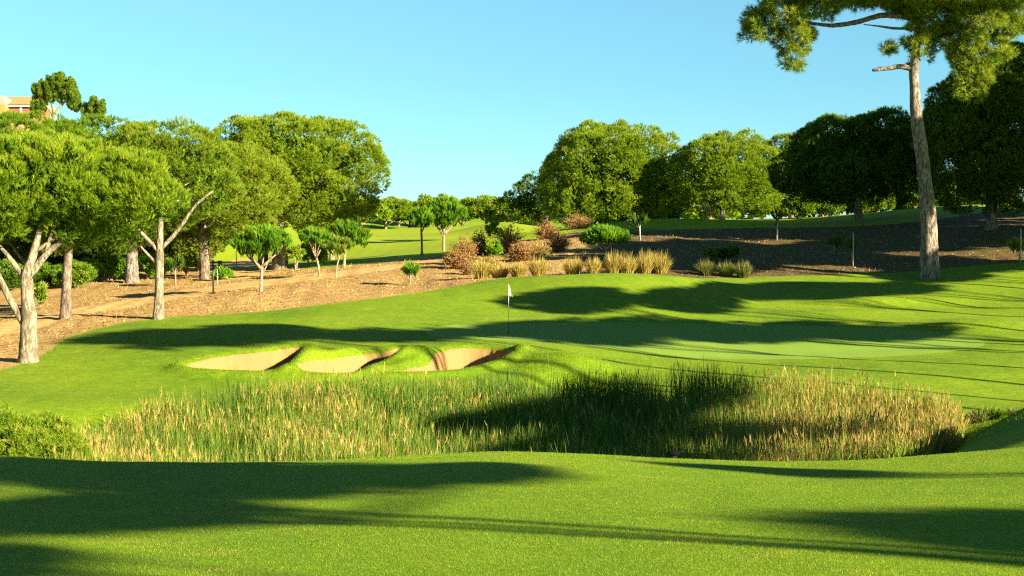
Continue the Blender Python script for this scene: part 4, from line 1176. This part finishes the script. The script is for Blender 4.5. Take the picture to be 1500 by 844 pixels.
# ------------------------------------------------------------------ trees beyond the right edge that throw the long shadows
G_OUT = 'pines beyond the right edge'
L_OUT = 'umbrella pine out of sight to the right whose shadow crosses the grass'
bl = [(np.array([0, 0, 0.0]), np.array([3.6, 3.6, 1.5])), (np.array([-1.8, .8, -.3]), np.array([2.3, 2.3, 1.1])), (np.array([1.7, -1.2, -.2]), np.array([2.4, 2.3, 1.2])), (np.array([.4, 1.8, .1]), np.array([2.2, 2.2, 1.2]))]
V, T_, tv, C = make_crown(bl, rc=0.6, per=26, L=0.5, k=8, w=0.07, up=0.6, inner=0.5, low=-1, cover=.8)
out_crown = None
def caster(tx_, ty_, t, rh, rz, lean=0.0, lobes=(), tw=0.13):
    """a pine whose crown shades the ground point (tx_, ty_): it stands t metres toward the sun"""
    global out_crown
    P = np.array([tx_, ty_, gz(tx_, ty_)])
    C_ = P + SH * t + np.array([0, 0, t * TANEL])
    bx_, by_ = C_[0] + lean, C_[1]
    zb = gz(bx_, by_)
    root = empty('umbrella_pine', (bx_, by_, zb))
    tag(root, L_OUT, 'pine tree', G_OUT)
    Hc = C_[2] - zb
    m = MB()
    q_, w_ = resample([(0, 0, -.3), (0.05, .1, Hc * .4), (-.05 - lean * .4, 0, Hc * .75), (-lean, 0, Hc)], [tw, tw * .9, tw * .75, .05], .5)
    m.tube(q_, w_, 10, .05)
    for _ in range(5):
        a = random.random() * 6.28; st = q_[int(len(q_) * .7)]
        e = np.array([-lean + math.cos(a) * rh * .6, math.sin(a) * rh * .6, Hc])
        q2, w2 = resample([st, st * .5 + e * .5 + [0, 0, -.2 * rz], e], [.06, .045, .02], .4); m.tube(q2, w2, 6, .08)
    m.build('trunk', M_BARKR, root)
    if out_crown is None:
        c_ = mesh_obj('crown', V, T_, G_PINE, root, tv, False); out_crown = c_
    else:
        c_ = out_crown.copy(); COL.objects.link(c_); c_.parent = root
    c_.location = (-lean, 0, Hc); c_.scale = (rh / 4.2, rh / 4.2, rz / 1.7); c_.rotation_euler = (0, 0, random.random() * 6.28)
    for dx_, dy_, rh2, rz2 in lobes:         # further crown masses of the same tree, on limbs of their own
        c2 = out_crown.copy(); COL.objects.link(c2); c2.parent = root
        c2.location = (dx_, dy_, Hc); c2.scale = (rh2 / 4.2, rh2 / 4.2, rz2 / 1.7); c2.rotation_euler = (0, 0, random.random() * 6.28)
        m = MB(); q2, w2 = resample([(0, 0, Hc * .93), (dx_ * .5, dy_ * .5, Hc * .96), (dx_, dy_, Hc)], [.06, .045, .02], .4); m.tube(q2, w2, 6, .08)
        m.build('branch', M_BARKR, root)
    return root
def gp(px, row, ymin=3.0):
    h = hit(px, row, ymin); return h[0], h[1]
# foreground shadows
caster(-3.2, 11.5, 28, 1.3, 0.26, 0, [(0.2, 2.9, 2.6, 0.40), (2.9, 2.2, 1.2, 0.14), (-0.8, -0.5, 1.5, 0.16)], tw=.12)
caster(3.4, 8.9, 36, 1.5, 0.20)
caster(-3.0, 7.9, 30, 0.9, 0.12)
caster(2.8, 15.4, 30, 0.6, 0.50)
# the reeds
caster(-1.0, 35.8, 38, 3.0, 0.8)
caster(1.8, 38.6, 41, 2.8, 0.6)
caster(2.6, 34.0, 36, 2.0, 0.4)
caster(-0.6, 31.2, 34, 2.6, 0.5)

# lawn left and green
caster(*gp(330, 490), 52, 4.2, 0.9)
caster(*gp(230, 492), 58, 3.0, 0.8)
caster(*gp(830, 488), 42, 4.6, 0.8)
caster(*gp(1080, 488), 38, 3.9, 0.7)
caster(*gp(950, 478), 40, 3.2, 0.6)
caster(*gp(572, 491), 47, 3.3, 0.6)
caster(*gp(690, 488), 44, 2.0, 0.4)
caster(*gp(1290, 488), 33, 3.0, 0.45)
caster(*gp(1180, 480), 36, 2.4, 0.4)
caster(*gp(1290, 424), 36, 3.0, 0.6)
caster(*gp(1090, 428), 40, 3.0, 0.7)
# mound behind the green
caster(*gp(840, 440), 45, 3.0, 1.0)
caster(*gp(1010, 442), 41, 3.0, 0.9)
caster(*gp(1180, 425), 38, 3.4, 0.9)
# the hill
for px, Y, t, rh, rz in ((1000, 89, 42, 4.2, 2.2), (985, 111, 40, 4.5, 2.6), (1060, 113, 38, 4.5, 2.4), (1180, 114, 36, 4.5, 2.4), (1310, 113, 34, 4.5, 2.4), (1400, 105, 32, 4.5, 2.2), (1362, 76, 30, 3.0, 0.8), (1000, 82, 38, 4.2, 2.2), (1080, 90, 36, 4.5, 2.4), (1000, 101, 40, 4.5, 2.6), (1150, 100, 36, 4.5, 2.6), (1200, 84, 30, 4.2, 2.0), (1300, 90, 30, 4.5, 2.2), (1380, 80, 28, 4.0, 1.6), (1450, 92, 30, 4.5, 2.0), (1250, 104, 30, 4.2, 2.4), (1100, 110, 42, 4.5, 2.0)):
    caster(xpx(px, Y), Y, t, rh, rz)
# tall ones shading the dark pines
for px, row, Y, t, rh, rz in ((1240, 240, 106, 26, 5, 2.5), (1180, 262, 106, 32, 4.2, 2.3), (1320, 245, 106, 25, 4.5, 2.8), (1420, 235, 94, 22, 4.5, 2.8), (1400, 270, 94, 28, 4.2, 2.4)):
    c = at(px, row, Y) + SH * t + np.array([0, 0, t * TANEL])
    # express as a crown at c
    zb = gz(c[0], c[1]); tt = (c[2] - 0) / TANEL
    P = c - SH * 0
    root = empty('umbrella_pine', (c[0], c[1], zb)); tag(root, L_OUT, 'pine tree', G_OUT)
    Hc = c[2] - zb
    m = MB(); q_, w_ = resample([(0, 0, -.3), (.1, 0, Hc * .5), (0, 0, Hc)], [.4, .3, .1], .6); m.tube(q_, w_, 10, .05); m.build('trunk', M_BARKR, root)
    c_ = out_crown.copy(); COL.objects.link(c_); c_.parent = root
    c_.location = (0, 0, Hc); c_.scale = (rh / 4.2, rh / 4.2, rz / 1.7); c_.rotation_euler = (0, 0, random.random() * 6.28)

# ------------------------------------------------------------------ grass blades and ground litter
def blades(name, label, x, y, h, w, mat, tone, lean=.5, drop=.01):
    n = len(x); z = full_z(x, y) - drop
    a = rng.random(n) * 6.28; d = np.stack([np.cos(a), np.sin(a), np.zeros(n)], -1)
    a2 = rng.random(n) * 6.28; sd_ = np.stack([np.cos(a2), np.sin(a2), np.zeros(n)], -1) * (w * .5)[:, None]
    B = np.stack([x, y, z], -1)
    tip = B + d * (h * lean * rng.random(n))[:, None] + np.array([0, 0, 1.0]) * (h * (.7 + .3 * rng.random(n)))[:, None]
    V = np.stack([B - sd_, B + sd_, tip], 1).reshape(-1, 3)
    o = mesh_obj(name, V, np.arange(3 * n).reshape(-1, 3), mat, None, np.repeat(tone, 3), False)
    return tag(o, label, 'grass', kind='stuff')
n = 420000
r_ = 6.2 * (20.5 / 6.2) ** rng.random(n); a_ = R(21.5) * (2 * rng.random(n) - 1)
gx, gy = r_ * np.sin(a_), r_ * np.cos(a_)
pat = wob(gx, gy, 3.0, 1)
blades('grass', 'short mown grass blades of the near fairway', gx, gy, rng.uniform(.012, .026, n), .0022 + .00035 * r_, M_BLADE, np.where(wob(gx, gy * 1.6, 1.7, 2) + .6 * wob(gx, gy, .5, 3) + rng.normal(0, .18, n) > .82, rng.uniform(.86, 1.0, n), np.clip(.47 + .16 * pat + rng.normal(0, .14, n), 0, .9)))
# rough grass round the bunkers, mound and banks
gx, gy = [], []
for P in BUNK:
    x = rng.uniform(P[:, 0].min() - 1, P[:, 0].max() + 1, 40000); y = rng.uniform(P[:, 1].min() - 1, P[:, 1].max() + 1, 40000)
    d = sdist(P, x, y) + 0.05 * wob(x, y, .5, 3)
    k_ = (d < .02) & (d > -1.0) & (rng.random(40000) < np.exp(d / .45))
    gx.append(x[k_]); gy.append(y[k_])
x = rng.normal(xpx(828, 47.2), 1.6, 14000); y = rng.normal(47.2, 1.3, 14000); gx.append(x); gy.append(y)
x = rng.uniform(-13, 14, 60000); y = rng.uniform(37, 41.5, 60000); d = sdist(POND, x, y); k_ = (d < 0.1) & (d > -2.6) & (rng.random(60000) < .75 * np.exp(d / 1.2)); gx.append(x[k_]); gy.append(y[k_])
x = rng.uniform(8, 15, 30000); y = rng.uniform(26, 40, 30000); d = sdist(POND, x, y); k_ = (d < 0.1) & (d > -2.2); gx.append(x[k_]); gy.append(y[k_])
x = rng.uniform(-20, 4, 160000); y = rng.uniform(42, 76, 160000); d = sd_far(BARE, x, y, 1.0); k_ = (d > -.3) & (d < .35) & (rng.random(160000) < .8 - np.abs(d)); gx.append(x[k_]); gy.append(y[k_])
gx = np.concatenate(gx); gy = np.concatenate(gy)
ok = np.ones(len(gx), bool)
for P in BUNK: ok &= sd_far(P, gx, gy, 1) < 0.03
gx, gy = gx[ok], gy[ok]
blades('rough_grass', 'longer rough grass around the bunkers and banks', gx, gy, rng.uniform(.035, .085, len(gx)), np.full(len(gx), .012), M_BLADE, np.clip(rng.normal(.5, .2, len(gx)), 0, 1))

# wood chips and dry tufts on the bare ground
n = 36000
x = rng.uniform(-26, 34, n); y = 52 * (112 / 52) ** rng.random(n)
d = sd_far(BARE, x, y, 3); pth = np.maximum(sd_far(PATH, x, y, 1), sd_far(PATH2, x, y, 1))
k_ = (d > .15) & (pth < -.1) & (np.abs(x / y) < .42)
x, y = x[k_], y[k_]; n = len(x); z = full_z(x, y) + .02
u1 = rdirs(n) * np.array([1, 1, .35]); u2 = unit(np.cross(u1, rdirs(n))) 
ln = rng.uniform(.02, .07, n)[:, None]; wd = rng.uniform(.010, .024, n)[:, None]
B = np.stack([x, y, z], -1)
V4 = np.stack([B - u1 * ln - u2 * wd, B + u1 * ln - u2 * wd, B + u1 * ln + u2 * wd, B - u1 * ln + u2 * wd], 1).reshape(-1, 3)
o = mesh_obj('wood_chip_litter', V4, np.arange(4 * n).reshape(-1, 4), G_CHIP, None, np.repeat(rng.beta(2, 2.6, n), 4), False)
tag(o, 'scattered wood chips and dead twigs on the bare ground', 'litter', kind='stuff')
n = 15000
x = rng.uniform(-26, 22, n); y = rng.uniform(56, 105, n)
d = sd_far(BARE, x, y, 3); pth = np.maximum(sd_far(PATH, x, y, 1), sd_far(PATH2, x, y, 1))
k_ = (d > .1) & (pth < -.1) & (wob(x, y, 2.5, 2) + rng.normal(0, .3, n) > .25) & (np.abs(x / y) < .4)
x, y = x[k_], y[k_]
blades('dry_grass', 'thin dry grass growing through the bare ground', x, y, rng.uniform(.1, .32, len(x)), np.full(len(x), .03), G_STRAW, np.clip(rng.normal(.5, .25, len(x)), 0, 1), .7)
